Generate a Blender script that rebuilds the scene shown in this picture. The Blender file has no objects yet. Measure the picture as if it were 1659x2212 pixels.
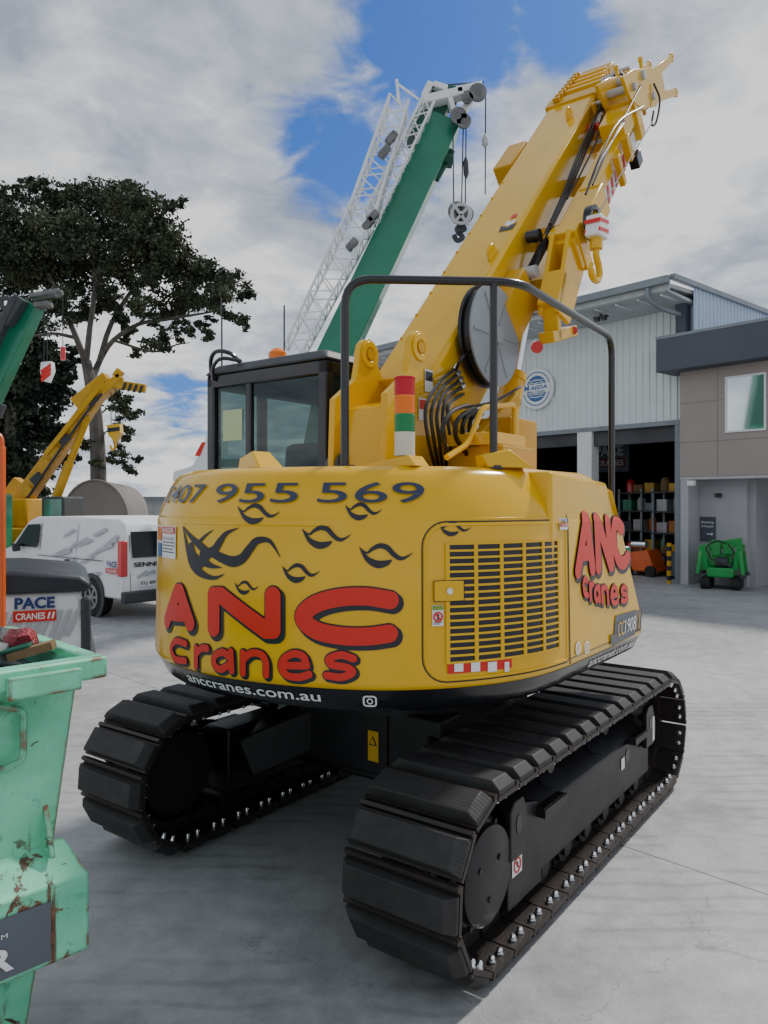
import bpy, bmesh, math, random
import numpy as np
from mathutils import Vector, Matrix
random.seed(7); np.random.seed(7)
V=Vector
F=1628.0; HX=829.5; HY=1085.0; H=2.0
scene=bpy.context.scene; COL=scene.collection
def at(px,py,Y): return V(((px-HX)/F*Y, Y, H-(py-HY)/F*Y))
WM={}
# ---------------------------------------------------------------- materials
def mat(name,rgb,rough=.5,metal=0,noise=0.15,scale=4,bump=0,coat=0,rgb2=None,spec=.5,bscale=None):
    m=bpy.data.materials.new(name); m.use_nodes=True
    nt=m.node_tree; N=nt.nodes; L=nt.links; b=N['Principled BSDF']
    b.inputs['Roughness'].default_value=rough; b.inputs['Metallic'].default_value=metal
    b.inputs['Coat Weight'].default_value=coat; b.inputs['Coat Roughness'].default_value=.05
    b.inputs['Specular IOR Level'].default_value=spec
    b.inputs['Base Color'].default_value=(*rgb,1)
    tc=N.new('ShaderNodeTexCoord')
    if noise>0:
        n=N.new('ShaderNodeTexNoise'); n.inputs['Scale'].default_value=scale; n.inputs['Detail'].default_value=6; n.inputs['Roughness'].default_value=.6
        L.new(tc.outputs['Object'],n.inputs['Vector'])
        r=N.new('ShaderNodeValToRGB')
        c2=rgb2 if rgb2 else tuple(x*(1-noise*2) for x in rgb)
        r.color_ramp.elements[0].position=.3; r.color_ramp.elements[1].position=.65
        r.color_ramp.elements[0].color=(*c2,1); r.color_ramp.elements[1].color=(*rgb,1)
        L.new(n.outputs['Fac'],r.inputs['Fac']); L.new(r.outputs['Color'],b.inputs['Base Color'])
        mr=N.new('ShaderNodeMapRange'); mr.inputs['To Min'].default_value=min(1,rough+.12); mr.inputs['To Max'].default_value=max(.02,rough-.05)
        L.new(n.outputs['Fac'],mr.inputs['Value']); L.new(mr.outputs['Result'],b.inputs['Roughness'])
    if bump>0:
        n2=N.new('ShaderNodeTexNoise'); n2.inputs['Scale'].default_value=bscale or scale*8; n2.inputs['Detail'].default_value=4
        L.new(tc.outputs['Object'],n2.inputs['Vector'])
        bp=N.new('ShaderNodeBump'); bp.inputs['Strength'].default_value=bump; bp.inputs['Distance'].default_value=.02
        L.new(n2.outputs['Fac'],bp.inputs['Height']); L.new(bp.outputs['Normal'],b.inputs['Normal'])
    return m
M=dict(
 yellow=mat('yellow_paint',(.76,.435,.004),.16,0,.03,1.5,0,.25,spec=.35),
 yellow2=mat('yellow_paint_deep',(.66,.35,.004),.28,0,.1,3,0,.15,spec=.35),
 black=mat('black_frame_paint',(.013,.013,.015),.38,0,.2,6,.08,spec=.4),
 blackg=mat('black_gloss',(.008,.009,.012),.2,0,.05,3,0,.3),
 decal=mat('black_decal',(.010,.012,.020),.3,0,0),
 digit=mat('slate_decal',(.028,.042,.080),.3,0,0),
 red=mat('red_decal',(.66,.026,.016),.3,0,0,spec=.35),
 redp=mat('red_plastic',(.6,.02,.02),.2,0,0,coat=.5),
 white=mat('white_paint',(.80,.81,.82),.35,0,.04,3),
 whited=mat('white_decal',(.8,.8,.8),.4,0,0),
 steel=mat('shoe_steel',(.028,.027,.027),.40,.4,.3,14,.15,rgb2=(.050,.032,.024)),
 chrome=mat('bright_zinc',(.85,.86,.88),.18,1,.1,10),
 grey=mat('grey_paint',(.24,.27,.30),.35,0,.1,3),
 lgrey=mat('light_grey',(.50,.51,.52),.4,0,.12,5),
 mgrey=mat('block_grey',(.20,.20,.20),.4,.3,.25,5),
 dgrey=mat('dark_grey',(.045,.05,.055),.5,0,.15,5),
 green=mat('green_paint',(.002,.21,.11),.3,0,.12,1,0,.3),
 dgreen=mat('dark_green',(.003,.10,.06),.4,0,.15,2),
 lgreen=mat('bright_green',(.01,.34,.06),.3,0,.1,4,0,.3),
 orange=mat('orange_paint',(.75,.11,.01),.35,0,.1,4,0,.2),
 amber=mat('amber_lens',(.90,.20,.0),.2,0,0,coat=.2,spec=.3),
 glens=mat('green_lens',(.0,.24,.07),.2,0,0,coat=.2,spec=.3),
 rlens=mat('red_lens',(.60,.0,.02),.2,0,0,coat=.2,spec=.3),
 cream=mat('cream_plastic',(.66,.62,.50),.35,0,.03,3),
 hose=mat('hose_rubber',(.010,.010,.012),.32,0,.1,8),
 bark=mat('grey_bark',(.14,.125,.11),.9,0,.25,3,.6),
 tyre=mat('tyre_rubber',(.02,.02,.02),.75,0,.2,8,.2),
 rim=mat('wheel_rim',(.3,.3,.31),.35,.8,.1,5),
 soffit=mat('soffit_paint',(.50,.52,.54),.6,0,.06,2),
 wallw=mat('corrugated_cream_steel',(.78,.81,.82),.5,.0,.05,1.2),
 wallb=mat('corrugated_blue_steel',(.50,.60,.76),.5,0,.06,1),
 taupe=mat('taupe_cladding',(.37,.31,.285),.65,0,.05,.8),
 joint=mat('cladding_joint',(.24,.20,.185),.7,0,0),
 band=mat('charcoal_band',(.075,.085,.115),.5,0,.06,1),
 conc=mat('painted_concrete_wall',(.46,.45,.48),.7,0,.08,1.2,.1),
 inter=mat('interior_shade_paint',(.09,.09,.10),.9,0,.2,1),  # dimness of the open bays put into a dark base colour
 tentm=mat('tent_fabric',(.22,.20,.185),.85,0,.14,.6,.2),
 mirror=mat('window_glass',(.62,.68,.70),.05,.9,0),
 vglass=mat('vehicle_glass',(.010,.014,.018),.12,0,0,spec=.3),
 blue=mat('logo_blue',(.02,.12,.34),.4,0,0),
 orangep=mat('pallet_orange',(.5,.16,.02),.5,0,.2,6),
 wood=mat('timber',(.28,.17,.08),.8,0,.25,8),
 navy=mat('navy_decal',(.01,.03,.16),.4,0,0),
 stripe=mat('grey_graphic',(.42,.43,.46),.4,0,0),
 platem=mat('slate_plate',(.10,.115,.14),.4,0,0),
 paper=mat('green_note_paper',(.50,.60,.34),.8,0,.05,3),
 lblack=mat('black_vinyl',(.02,.025,.034),.42,0,.1,3,.1),
 bag=mat('rubbish_bag',(.38,.02,.04),.35,0,.4,12,.5),
 card=mat('cardboard',(.50,.47,.50),.8,0,.2,6),
)
def glass(name,tint,fac):
    m=bpy.data.materials.new(name); m.use_nodes=True; nt=m.node_tree; N=nt.nodes; L=nt.links
    N.remove(N['Principled BSDF']); t=N.new('ShaderNodeBsdfTransparent'); t.inputs[0].default_value=(*tint,1)
    g=N.new('ShaderNodeBsdfGlossy'); g.inputs['Roughness'].default_value=.03; g.inputs[0].default_value=(.8,.9,.9,1)
    mx=N.new('ShaderNodeMixShader'); mx.inputs[0].default_value=fac
    L.new(t.outputs[0],mx.inputs[1]); L.new(g.outputs[0],mx.inputs[2]); L.new(mx.outputs[0],N['Material Output'].inputs[0]); return m
M['glass']=glass('tinted_cab_glass',(.32,.42,.40),.07)
def binmat():
    m=bpy.data.materials.new('rusty_green_paint'); m.use_nodes=True; nt=m.node_tree; N=nt.nodes; L=nt.links; b=N['Principled BSDF']
    tc=N.new('ShaderNodeTexCoord')
    def noise(sc,det,vec=None,dist=0):
        n=N.new('ShaderNodeTexNoise'); n.inputs['Scale'].default_value=sc; n.inputs['Detail'].default_value=det; n.inputs['Roughness'].default_value=.65; n.inputs['Distortion'].default_value=dist
        L.new(vec or tc.outputs['Object'],n.inputs['Vector']); return n
    def ramp(src,p0,p1,c0=(0,0,0),c1=(1,1,1)):
        r=N.new('ShaderNodeValToRGB'); e=r.color_ramp.elements; e[0].position=p0; e[0].color=(*c0,1); e[1].position=p1; e[1].color=(*c1,1); L.new(src,r.inputs['Fac']); return r.outputs[0]
    def mx(op,a,b_):
        n=N.new('ShaderNodeMath'); n.operation=op
        for i,x in enumerate((a,b_)):
            if isinstance(x,float): n.inputs[i].default_value=x
            else: L.new(x,n.inputs[i])
        return n.outputs[0]
    mp=N.new('ShaderNodeMapping'); mp.inputs['Scale'].default_value=(14,14,1.1); L.new(tc.outputs['Object'],mp.inputs['Vector'])
    base=ramp(noise(2.2,8).outputs['Fac'],.3,.66,(.10,.47,.29),(.24,.74,.48))
    streak=ramp(noise(1.0,9,mp.outputs['Vector']).outputs['Fac'],.60,.66)
    blot=ramp(noise(5.5,10,None,.6).outputs['Fac'],.575,.60)
    chips=ramp(noise(26,6,None,.8).outputs['Fac'],.68,.70)
    scuff=ramp(noise(7,8,None,1.2).outputs['Fac'],.60,.66)
    g=N.new('ShaderNodeBevel'); g.samples=4; g.inputs['Radius'].default_value=.02
    geo=N.new('ShaderNodeNewGeometry'); vm=N.new('ShaderNodeVectorMath'); vm.operation='DOT_PRODUCT'; L.new(g.outputs[0],vm.inputs[0]); L.new(geo.outputs['Normal'],vm.inputs[1])
    n4=noise(16,6); mm=N.new('ShaderNodeMapRange'); mm.inputs['From Min'].default_value=.42; mm.inputs['From Max'].default_value=.62; mm.inputs['To Min'].default_value=.88; mm.inputs['To Max'].default_value=.998
    L.new(n4.outputs['Fac'],mm.inputs['Value']); edge=mx('LESS_THAN',vm.outputs['Value'],mm.outputs[0])
    sp=N.new('ShaderNodeSeparateXYZ'); L.new(tc.outputs['Object'],sp.inputs[0]); lo=N.new('ShaderNodeMapRange'); lo.inputs['From Min'].default_value=.80; lo.inputs['From Max'].default_value=.90; lo.inputs['To Min'].default_value=1; lo.inputs['To Max'].default_value=.10; L.new(sp.outputs[2],lo.inputs['Value'])
    m1=mx('MULTIPLY',mx('MAXIMUM',streak,blot),lo.outputs[0]); m2=mx('MAXIMUM',mx('MAXIMUM',m1,chips),edge)
    rc=ramp(n4.outputs['Fac'],.35,.65,(.040,.020,.014),(.20,.085,.04))
    mi=N.new('ShaderNodeMix'); mi.data_type='RGBA'; L.new(mx('MULTIPLY',scuff,.6),mi.inputs[0]); L.new(base,mi.inputs[6]); mi.inputs[7].default_value=(.05,.26,.16,1)
    mix=N.new('ShaderNodeMix'); mix.data_type='RGBA'; L.new(m2,mix.inputs[0]); L.new(mi.outputs[2],mix.inputs[6]); L.new(rc,mix.inputs[7])
    L.new(mix.outputs[2],b.inputs['Base Color']); b.inputs['Roughness'].default_value=.42
    bp=N.new('ShaderNodeBump'); bp.inputs['Strength'].default_value=.3; bp.inputs['Distance'].default_value=.006; L.new(m1,bp.inputs['Height']); L.new(bp.outputs[0],b.inputs['Normal'])
    return m
M['bin']=binmat()
def leafmat(name,a,b_):
    m=bpy.data.materials.new(name); m.use_nodes=True; nt=m.node_tree; N=nt.nodes; L=nt.links; b=N['Principled BSDF']
    tc=N.new('ShaderNodeTexCoord'); n=N.new('ShaderNodeTexNoise'); n.inputs['Scale'].default_value=.9; n.inputs['Detail'].default_value=5
    r=N.new('ShaderNodeValToRGB'); r.color_ramp.elements[0].position=.38; r.color_ramp.elements[1].position=.62
    r.color_ramp.elements[0].color=(*a,1); r.color_ramp.elements[1].color=(*b_,1)
    L.new(tc.outputs['Object'],n.inputs['Vector']); L.new(n.outputs['Fac'],r.inputs['Fac']); L.new(r.outputs[0],b.inputs['Base Color']); b.inputs['Roughness'].default_value=.6; b.inputs['Specular IOR Level'].default_value=.25
    return m
M['leaf']=leafmat('dark_foliage',(.028,.042,.026),(.080,.095,.050))
M['leaf2']=leafmat('deep_foliage',(.016,.028,.019),(.042,.06,.036))
def padmat():
    m=mat('ribbed_rubber',(.036,.034,.034),.55,0,.22,9,0,spec=.35); nt=m.node_tree; N=nt.nodes; L=nt.links
    tc=N.new('ShaderNodeTexCoord'); w=N.new('ShaderNodeTexWave'); w.bands_direction='Y'; w.inputs['Scale'].default_value=18; w.inputs['Distortion'].default_value=.8
    L.new(tc.outputs['Object'],w.inputs['Vector']); bp=N.new('ShaderNodeBump'); bp.inputs['Strength'].default_value=.22; bp.inputs['Distance'].default_value=.002
    L.new(w.outputs['Fac'],bp.inputs['Height']); L.new(bp.outputs[0],N['Principled BSDF'].inputs['Normal']); return m
M['pad']=padmat()
# ---------------------------------------------------------------- mesh builder
def tag(o,label=None,cat=None,group=None,kind=None):
    if label: o['label']=label
    if cat: o['category']=cat
    if group: o['group']=group
    if kind: o['kind']=kind
    return o
def empty(name,loc,rz=0,label=None,cat=None,group=None):
    o=bpy.data.objects.new(name,None); COL.objects.link(o); o.location=loc; o.rotation_euler=(0,0,rz); o.empty_display_size=.3
    WM[o]=Matrix.Translation(V(loc))@Matrix.Rotation(rz,4,'Z'); return tag(o,label,cat,group)
class MB:
    def __init__(s): s.v=[]; s.f=[]
    def add(s,vs,fs):
        n=len(s.v); s.v+= [V(p) for p in vs]; s.f+=[tuple(i+n for i in f) for f in fs]; return s
    def box(s,a,b):
        x0,y0,z0=a; x1,y1,z1=b
        return s.add([(x0,y0,z0),(x1,y0,z0),(x1,y1,z0),(x0,y1,z0),(x0,y0,z1),(x1,y0,z1),(x1,y1,z1),(x0,y1,z1)],
            [(0,3,2,1),(4,5,6,7),(0,1,5,4),(1,2,6,5),(2,3,7,6),(3,0,4,7)])
    def hexa(s,p): return s.add(p,[(0,3,2,1),(4,5,6,7),(0,1,5,4),(1,2,6,5),(2,3,7,6),(3,0,4,7)])
    def bar(s,p0,p1,w,h,up=(0,0,1),w1=None,h1=None):
        p0=V(p0);p1=V(p1);d=(p1-p0).normalized(); up=V(up); x=d.cross(up)
        if x.length<1e-4: x=d.cross(V((0,1,0)))
        x.normalize(); u=x.cross(d); w1=w if w1 is None else w1; h1=h if h1 is None else h1
        P=[]
        for p,ww,hh in ((p0,w,h),(p1,w1,h1)):
            P+=[p-x*ww/2-u*hh/2,p+x*ww/2-u*hh/2,p+x*ww/2+u*hh/2,p-x*ww/2+u*hh/2]
        return s.hexa(P)
    def tube(s,path,r,n=8):
        path=[V(p) for p in path]; rs=r if isinstance(r,(list,tuple)) else [r]*len(path)
        vs=[];fs=[];pu=None
        for i,p in enumerate(path):
            d=(path[min(i+1,len(path)-1)]-path[max(i-1,0)])
            if d.length<1e-6:d=V((0,0,1))
            d.normalize()
            if pu is None: pu=V((1,0,0)) if abs(d.x)<.8 else V((0,0,1))
            x=d.cross(pu).normalized(); pu=x.cross(d)
            for k in range(n):
                a=2*math.pi*k/n; vs.append(p+(x*math.cos(a)+pu*math.sin(a))*rs[i])
        for i in range(len(path)-1):
            for k in range(n):
                a=i*n+k;b=i*n+(k+1)%n; fs.append((a,b,b+n,a+n))
        fs.append(tuple(range(n))[::-1]); fs.append(tuple(range((len(path)-1)*n,len(path)*n)))
        return s.add(vs,fs)
    def cyl(s,p0,p1,r,n=24,r1=None): return s.tube([p0,p1],[r,r if r1 is None else r1],n)
    def prism(s,poly,vec):
        n=len(poly); vec=V(vec); P=[V(p) for p in poly]
        return s.add(P+[p+vec for p in P],[tuple(range(n))[::-1],tuple(range(n,2*n))]+[(i,(i+1)%n,(i+1)%n+n,i+n) for i in range(n)])
    def poly(s,pts): return s.add(pts,[tuple(range(len(pts)))])
    def ring(s,c,ax,ro,ri,th,n=32):
        c=V(c);ax=V(ax).normalized(); x=ax.orthogonal().normalized(); y=ax.cross(x); vs=[];fs=[]
        for k in range(n):
            a=2*math.pi*k/n; e=x*math.cos(a)+y*math.sin(a)
            vs+=[c+e*ro-ax*th/2,c+e*ro+ax*th/2,c+e*ri+ax*th/2,c+e*ri-ax*th/2]
        for k in range(n):
            a=4*k;b=4*((k+1)%n)
            for j in range(4): fs.append((a+j,b+j,b+(j+1)%4,a+(j+1)%4))
        return s.add(vs,fs)
    def build(s,name,m,parent=None,world=None,bevel=0,angle=35,label=None):
        me=bpy.data.meshes.new(name); P=s.v
        if parent is not None:
            if world: inv=WM[parent].inverted(); P=[inv@p for p in P]
            o=bpy.data.objects.new(name,me); o.parent=parent; WM[o]=WM[parent]
        else:
            o=bpy.data.objects.new(name,me)
            xs=[p.x for p in P];ys=[p.y for p in P];zs=[p.z for p in P]
            c=V(((min(xs)+max(xs))/2,(min(ys)+max(ys))/2,min(zs))); P=[p-c for p in P]; o.location=c; WM[o]=Matrix.Translation(c)
        me.from_pydata([tuple(p) for p in P],[],s.f); me.materials.append(m)
        bm=bmesh.new(); bm.from_mesh(me); bmesh.ops.recalc_face_normals(bm,faces=bm.faces); bm.to_mesh(me); bm.free()
        for p in me.polygons: p.use_smooth=True
        me.set_sharp_from_angle(angle=math.radians(angle))
        COL.objects.link(o)
        if bevel: 
            md=o.modifiers.new('bevel','BEVEL'); md.width=bevel; md.segments=2; md.limit_method='ANGLE'; md.angle_limit=math.radians(40)
        if label: o['label']=label
        return o
def cr(pts,n=6):
    P=[np.array(p,float) for p in pts]; P=[2*P[0]-P[1]]+P+[2*P[-1]-P[-2]]; out=[]
    for i in range(1,len(P)-2):
        for k in range(n):
            t=k/n; p0,p1,p2,p3=P[i-1:i+3]
            out.append(.5*((2*p1)+(-p0+p2)*t+(2*p0-5*p1+4*p2-p3)*t*t+(-p0+3*p1-3*p2+p3)*t**3))
    out.append(P[-2]); return out
# ---------------------------------------------------------------- text
_tc={}
def text_mesh(txt,bold=.015):
    if (txt,bold) in _tc: return _tc[(txt,bold)]
    c=bpy.data.curves.new('t','FONT'); c.body=txt; c.size=1; c.offset=bold; c.resolution_u=4
    o=bpy.data.objects.new('t',c); COL.objects.link(o); dg=bpy.context.evaluated_depsgraph_get(); dg.update()
    me=bpy.data.meshes.new_from_object(o.evaluated_get(dg)); vs=[(v.co.x,v.co.y) for v in me.vertices]; fs=[tuple(p.vertices) for p in me.polygons]
    bpy.data.objects.remove(o); bpy.data.curves.remove(c); bpy.data.meshes.remove(me)
    xs=[a for a,b in vs]; ys=[b for a,b in vs]; x0,x1,y0,y1=min(xs),max(xs),min(ys),max(ys)
    vs=[((a-x0)/(x1-x0),(b-y0)/(y1-y0)) for a,b in vs]; _tc[(txt,bold)]=(vs,fs); return vs,fs
def text_quad(mb,txt,BL,BR,TL,TR,bold=.015):
    vs,fs=text_mesh(txt,bold); BL,BR,TL,TR=map(V,(BL,BR,TL,TR))
    mb.add([(BL*(1-u)+BR*u)*(1-v)+(TL*(1-u)+TR*u)*v for u,v in vs],fs); return mb
# ---------------------------------------------------------------- camera
cd=bpy.data.cameras.new('camera'); cam=bpy.data.objects.new('camera',cd); COL.objects.link(cam); scene.camera=cam
cam.location=(0,0,H); cam.rotation_euler=(math.radians(90),0,0); cd.sensor_fit='HORIZONTAL'; cd.sensor_width=36; cd.lens=36*F/1659; cd.shift_y=-21/1659; cd.clip_end=3000
# ---------------------------------------------------------------- world
w=bpy.data.worlds.new('World'); scene.world=w; w.use_nodes=True; nt=w.node_tree; N=nt.nodes; L=nt.links; bg=N['Background']
SUN_AZ=math.radians(48); SUN_EL=math.radians(50)   # azimuth from +Y toward +X
sky=N.new('ShaderNodeTexSky'); sky.sky_type='NISHITA'; sky.sun_disc=False; sky.sun_elevation=SUN_EL; sky.sun_rotation=SUN_AZ
tc=N.new('ShaderNodeTexCoord'); sp=N.new('ShaderNodeSeparateXYZ'); L.new(tc.outputs['Generated'],sp.inputs[0])
def mth(op,a,b=None,c=None,clamp=False):
    n=N.new('ShaderNodeMath'); n.operation=op; n.use_clamp=clamp
    for i,x in enumerate((a,b,c)):
        if x is None: continue
        if isinstance(x,(int,float)): n.inputs[i].default_value=x
        else: L.new(x,n.inputs[i])
    return n.outputs[0]
zz=mth('ADD',mth('MAXIMUM',sp.outputs[2],0),.22)
cb=N.new('ShaderNodeCombineXYZ'); L.new(mth('DIVIDE',sp.outputs[0],zz),cb.inputs[0]); L.new(mth('DIVIDE',sp.outputs[1],zz),cb.inputs[1]); cb.inputs[2].default_value=.7
def wn(scale,detail,dist,off):
    mp=N.new('ShaderNodeMapping'); mp.inputs['Location'].default_value=off; L.new(cb.outputs[0],mp.inputs[0])
    n=N.new('ShaderNodeTexNoise'); n.inputs['Scale'].default_value=scale; n.inputs['Detail'].default_value=detail; n.inputs['Roughness'].default_value=.58; n.inputs['Distortion'].default_value=dist
    L.new(mp.outputs[0],n.inputs['Vector']); return n.outputs['Fac']
n1=wn(3.2,8,.5,(0,0,0)); n2=wn(2.2,9,.5,(3.1,1.7,0)); n3=wn(7,7,.6,(7,2,1))
def gap(px,py,r):
    d=V(((px-HX)/F,1,-(py-HY)/F)).normalized()
    vm=N.new('ShaderNodeVectorMath'); vm.operation='DISTANCE'; L.new(tc.outputs['Generated'],vm.inputs[0]); vm.inputs[1].default_value=d
    mr=N.new('ShaderNodeMapRange'); mr.interpolation_type='SMOOTHSTEP'; mr.inputs['From Min'].default_value=0; mr.inputs['From Max'].default_value=r; mr.inputs['To Min'].default_value=1; mr.inputs['To Max'].default_value=0
    L.new(vm.outputs['Value'],mr.inputs['Value']); return mr.outputs[0]
g=mth('MAXIMUM',gap(900,180,.22),gap(1200,20,.13)); g=mth('MAXIMUM',g,gap(740,330,.15)); g=mth('MAXIMUM',g,mth('MULTIPLY',gap(390,860,.09),.72)); g=mth('MAXIMUM',g,gap(1020,70,.16))
msk=mth('SUBTRACT',mth('ADD',mth('MULTIPLY',n3,1.5),mth('ADD',mth('MULTIPLY',n1,1.6),-.55)),mth('MULTIPLY',g,1.30))
mr=N.new('ShaderNodeMapRange'); mr.interpolation_type='SMOOTHSTEP'; mr.inputs['From Min'].default_value=-.05; mr.inputs['From Max'].default_value=.62; L.new(msk,mr.inputs['Value'])
shade=mth('ADD',mth('MULTIPLY',n2,.72),mth('MULTIPLY',n3,.28))
shade=mth('ADD',shade,mth('MULTIPLY',mth('SUBTRACT',.38,sp.outputs[2]),.14))
cr_=N.new('ShaderNodeValToRGB'); e=cr_.color_ramp.elements; e[0].position=.38; e[0].color=(.34,.39,.48,1); e[1].position=.60; e[1].color=(1.0,1.0,1.0,1)
k=e.new(.48); k.color=(.56,.62,.71,1); L.new(shade,cr_.inputs['Fac'])
ss=N.new('ShaderNodeVectorMath'); ss.operation='MULTIPLY'; L.new(sky.outputs[0],ss.inputs[0]); ss.inputs[1].default_value=(.026,.055,.120)
mixc=N.new('ShaderNodeMix'); mixc.data_type='RGBA'; L.new(mr.outputs[0],mixc.inputs[0]); L.new(ss.outputs[0],mixc.inputs[6]); L.new(cr_.outputs[0],mixc.inputs[7])
L.new(mixc.outputs[2],bg.inputs['Color']); bg.inputs['Strength'].default_value=1.12
sl=bpy.data.lights.new('sun','SUN'); sl.energy=3.4; sl.angle=math.radians(5); sl.color=(1,.96,.90); so=bpy.data.objects.new('sun',sl); COL.objects.link(so)
sd=V((math.sin(SUN_AZ)*math.cos(SUN_EL),math.cos(SUN_AZ)*math.cos(SUN_EL),math.sin(SUN_EL))); so.rotation_euler=sd.to_track_quat('Z','Y').to_euler()
# ---------------------------------------------------------------- ground
gm=bpy.data.materials.new('concrete_yard'); gm.use_nodes=True; nt=gm.node_tree; N=nt.nodes; L=nt.links; b=N['Principled BSDF']
tc=N.new('ShaderNodeTexCoord'); mp=N.new('ShaderNodeMapping'); mp.inputs['Rotation'].default_value=(0,0,math.radians(44)); mp.inputs['Location'].default_value=(.2,1.0,0); L.new(tc.outputs['Object'],mp.inputs[0])
def gn(sc,det,rough=.6,vec=None):
    n=N.new('ShaderNodeTexNoise'); n.inputs['Scale'].default_value=sc; n.inputs['Detail'].default_value=det; n.inputs['Roughness'].default_value=rough; L.new(vec or tc.outputs['Object'],n.inputs['Vector']); return n
a1=gn(.5,9,.65); a2=gn(5,8,.7); a3=gn(60,4)
r=N.new('ShaderNodeValToRGB'); e=r.color_ramp.elements; e[0].position=.38; e[0].color=(.27,.27,.27,1); e[1].position=.60; e[1].color=(.50,.497,.49,1)
ad=N.new('ShaderNodeMath'); ad.operation='MULTIPLY_ADD'; L.new(a2.outputs['Fac'],ad.inputs[0]); ad.inputs[1].default_value=.42
sb=N.new('ShaderNodeMath'); sb.operation='MULTIPLY'; L.new(a1.outputs['Fac'],sb.inputs[0]); sb.inputs[1].default_value=.58; L.new(sb.outputs[0],ad.inputs[2]); L.new(ad.outputs[0],r.inputs['Fac'])
br=N.new('ShaderNodeTexBrick'); br.offset=0; br.inputs['Scale'].default_value=1; br.inputs['Mortar Size'].default_value=.006; br.inputs['Mortar Smooth'].default_value=.2; br.inputs['Brick Width'].default_value=6.2; br.inputs['Row Height'].default_value=5.4
br.inputs['Color1'].default_value=(1,1,1,1); br.inputs['Color2'].default_value=(.93,.93,.94,1); br.inputs['Mortar'].default_value=(.25,.25,.25,1); L.new(mp.outputs[0],br.inputs['Vector'])
def mulc(a,b_):
    m=N.new('ShaderNodeMix'); m.data_type='RGBA'; m.blend_type='MULTIPLY'; m.inputs[0].default_value=1; L.new(a,m.inputs[6]); L.new(b_,m.inputs[7]); return m.outputs[2]
vo=N.new('ShaderNodeTexVoronoi'); vo.feature='DISTANCE_TO_EDGE'; vo.inputs['Scale'].default_value=.25
wv=gn(2.2,6); va=N.new('ShaderNodeVectorMath'); va.operation='MULTIPLY_ADD'; L.new(wv.outputs['Color'],va.inputs[0]); va.inputs[1].default_value=(.7,.7,0); L.new(tc.outputs['Object'],va.inputs[2]); L.new(va.outputs[0],vo.inputs['Vector'])
lt=N.new('ShaderNodeMapRange'); lt.inputs['From Min'].default_value=.0; lt.inputs['From Max'].default_value=.0014; lt.inputs['To Min'].default_value=.68; lt.inputs['To Max'].default_value=1; L.new(vo.outputs['Distance'],lt.inputs['Value'])
wt=N.new('ShaderNodeTexWave'); wt.wave_type='RINGS'; wt.rings_direction='Z'; wt.inputs['Scale'].default_value=2.2; wt.inputs['Distortion'].default_value=3; wt.inputs['Detail'].default_value=3
m3=N.new('ShaderNodeMapping'); m3.inputs['Location'].default_value=(-9,-4,0); L.new(tc.outputs['Object'],m3.inputs[0]); L.new(m3.outputs[0],wt.inputs['Vector'])
wr=N.new('ShaderNodeMapRange'); wr.inputs['From Min'].default_value=.0; wr.inputs['From Max'].default_value=.35; wr.inputs['To Min'].default_value=.80; wr.inputs['To Max'].default_value=1; L.new(wt.outputs['Fac'],wr.inputs['Value'])
st=gn(.9,4); sr=N.new('ShaderNodeMapRange'); sr.inputs['From Min'].default_value=.48; sr.inputs['From Max'].default_value=.56; L.new(st.outputs['Fac'],sr.inputs['Value'])
wm=N.new('ShaderNodeMix'); wm.data_type='FLOAT'; L.new(sr.outputs[0],wm.inputs[0]); wm.inputs[2].default_value=1; L.new(wr.outputs[0],wm.inputs[3])
c_=mulc(r.outputs[0],br.outputs['Color']); c_=mulc(c_,lt.outputs[0]); c_=mulc(c_,wm.outputs[0]); L.new(c_,b.inputs['Base Color'])
rr=N.new('ShaderNodeMapRange'); rr.inputs['From Min'].default_value=.3; rr.inputs['From Max'].default_value=.7; rr.inputs['To Min'].default_value=.75; rr.inputs['To Max'].default_value=.40; L.new(a1.outputs['Fac'],rr.inputs['Value']); L.new(rr.outputs[0],b.inputs['Roughness'])
bp=N.new('ShaderNodeBump'); bp.inputs['Strength'].default_value=.25; bp.inputs['Distance'].default_value=.01; L.new(a3.outputs['Fac'],bp.inputs['Height']); L.new(bp.outputs[0],b.inputs['Normal'])
tag(MB().poly([(-400,-60,0),(400,-60,0),(400,900,0),(-400,900,0)]).build('ground',gm),kind='structure')

# ================================================================ MAIN CRAWLER CRANE
CX,CY=.22,4.887; TH=-math.atan2(.592,.806); ct,st=math.cos(TH),math.sin(TH)
crane=empty('crawler_crane',(CX,CY,0),TH,'large yellow crawler crane with red lettering and black flames on its tail','crane')
camr=-CX*ct-CY*st; cama=CX*st-CY*ct
def ray(px,py):
    dx=(px-HX)/F; return (dx*ct+st, -dx*st+ct, -(py-HY)/F)
def Lp(px,py,r=None,a=None):
    d=ray(px,py); t=(r-camr)/d[0] if r is not None else (a-cama)/d[1]
    return V((camr+t*d[0],cama+t*d[1],H+t*d[2]))
OUT=[(-1.20,-.1),(-1.20,-.5),(-1.14,-.90),(-1.0,-1.21),(-.77,-1.46),(-.42,-1.645),(0,-1.70),(.42,-1.625),(.79,-1.45),(1.05,-1.18),(1.20,-.86),(1.25,-.52),(1.25,-.2),(1.25,.1),(1.25,.6)]
OUT=[tuple(p) for p in cr(OUT,8)]
OUT=[(max(-1.25,min(1.25,x)),y) for x,y in OUT]
OA=np.array(OUT); SEG=np.linalg.norm(np.diff(OA,axis=0),axis=1); SC=np.concatenate([[0],np.cumsum(SEG)])
TG=np.gradient(OA,axis=0); TG/=np.linalg.norm(TG,axis=1)[:,None]; NR=np.stack([TG[:,1],-TG[:,0]],1)
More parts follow.
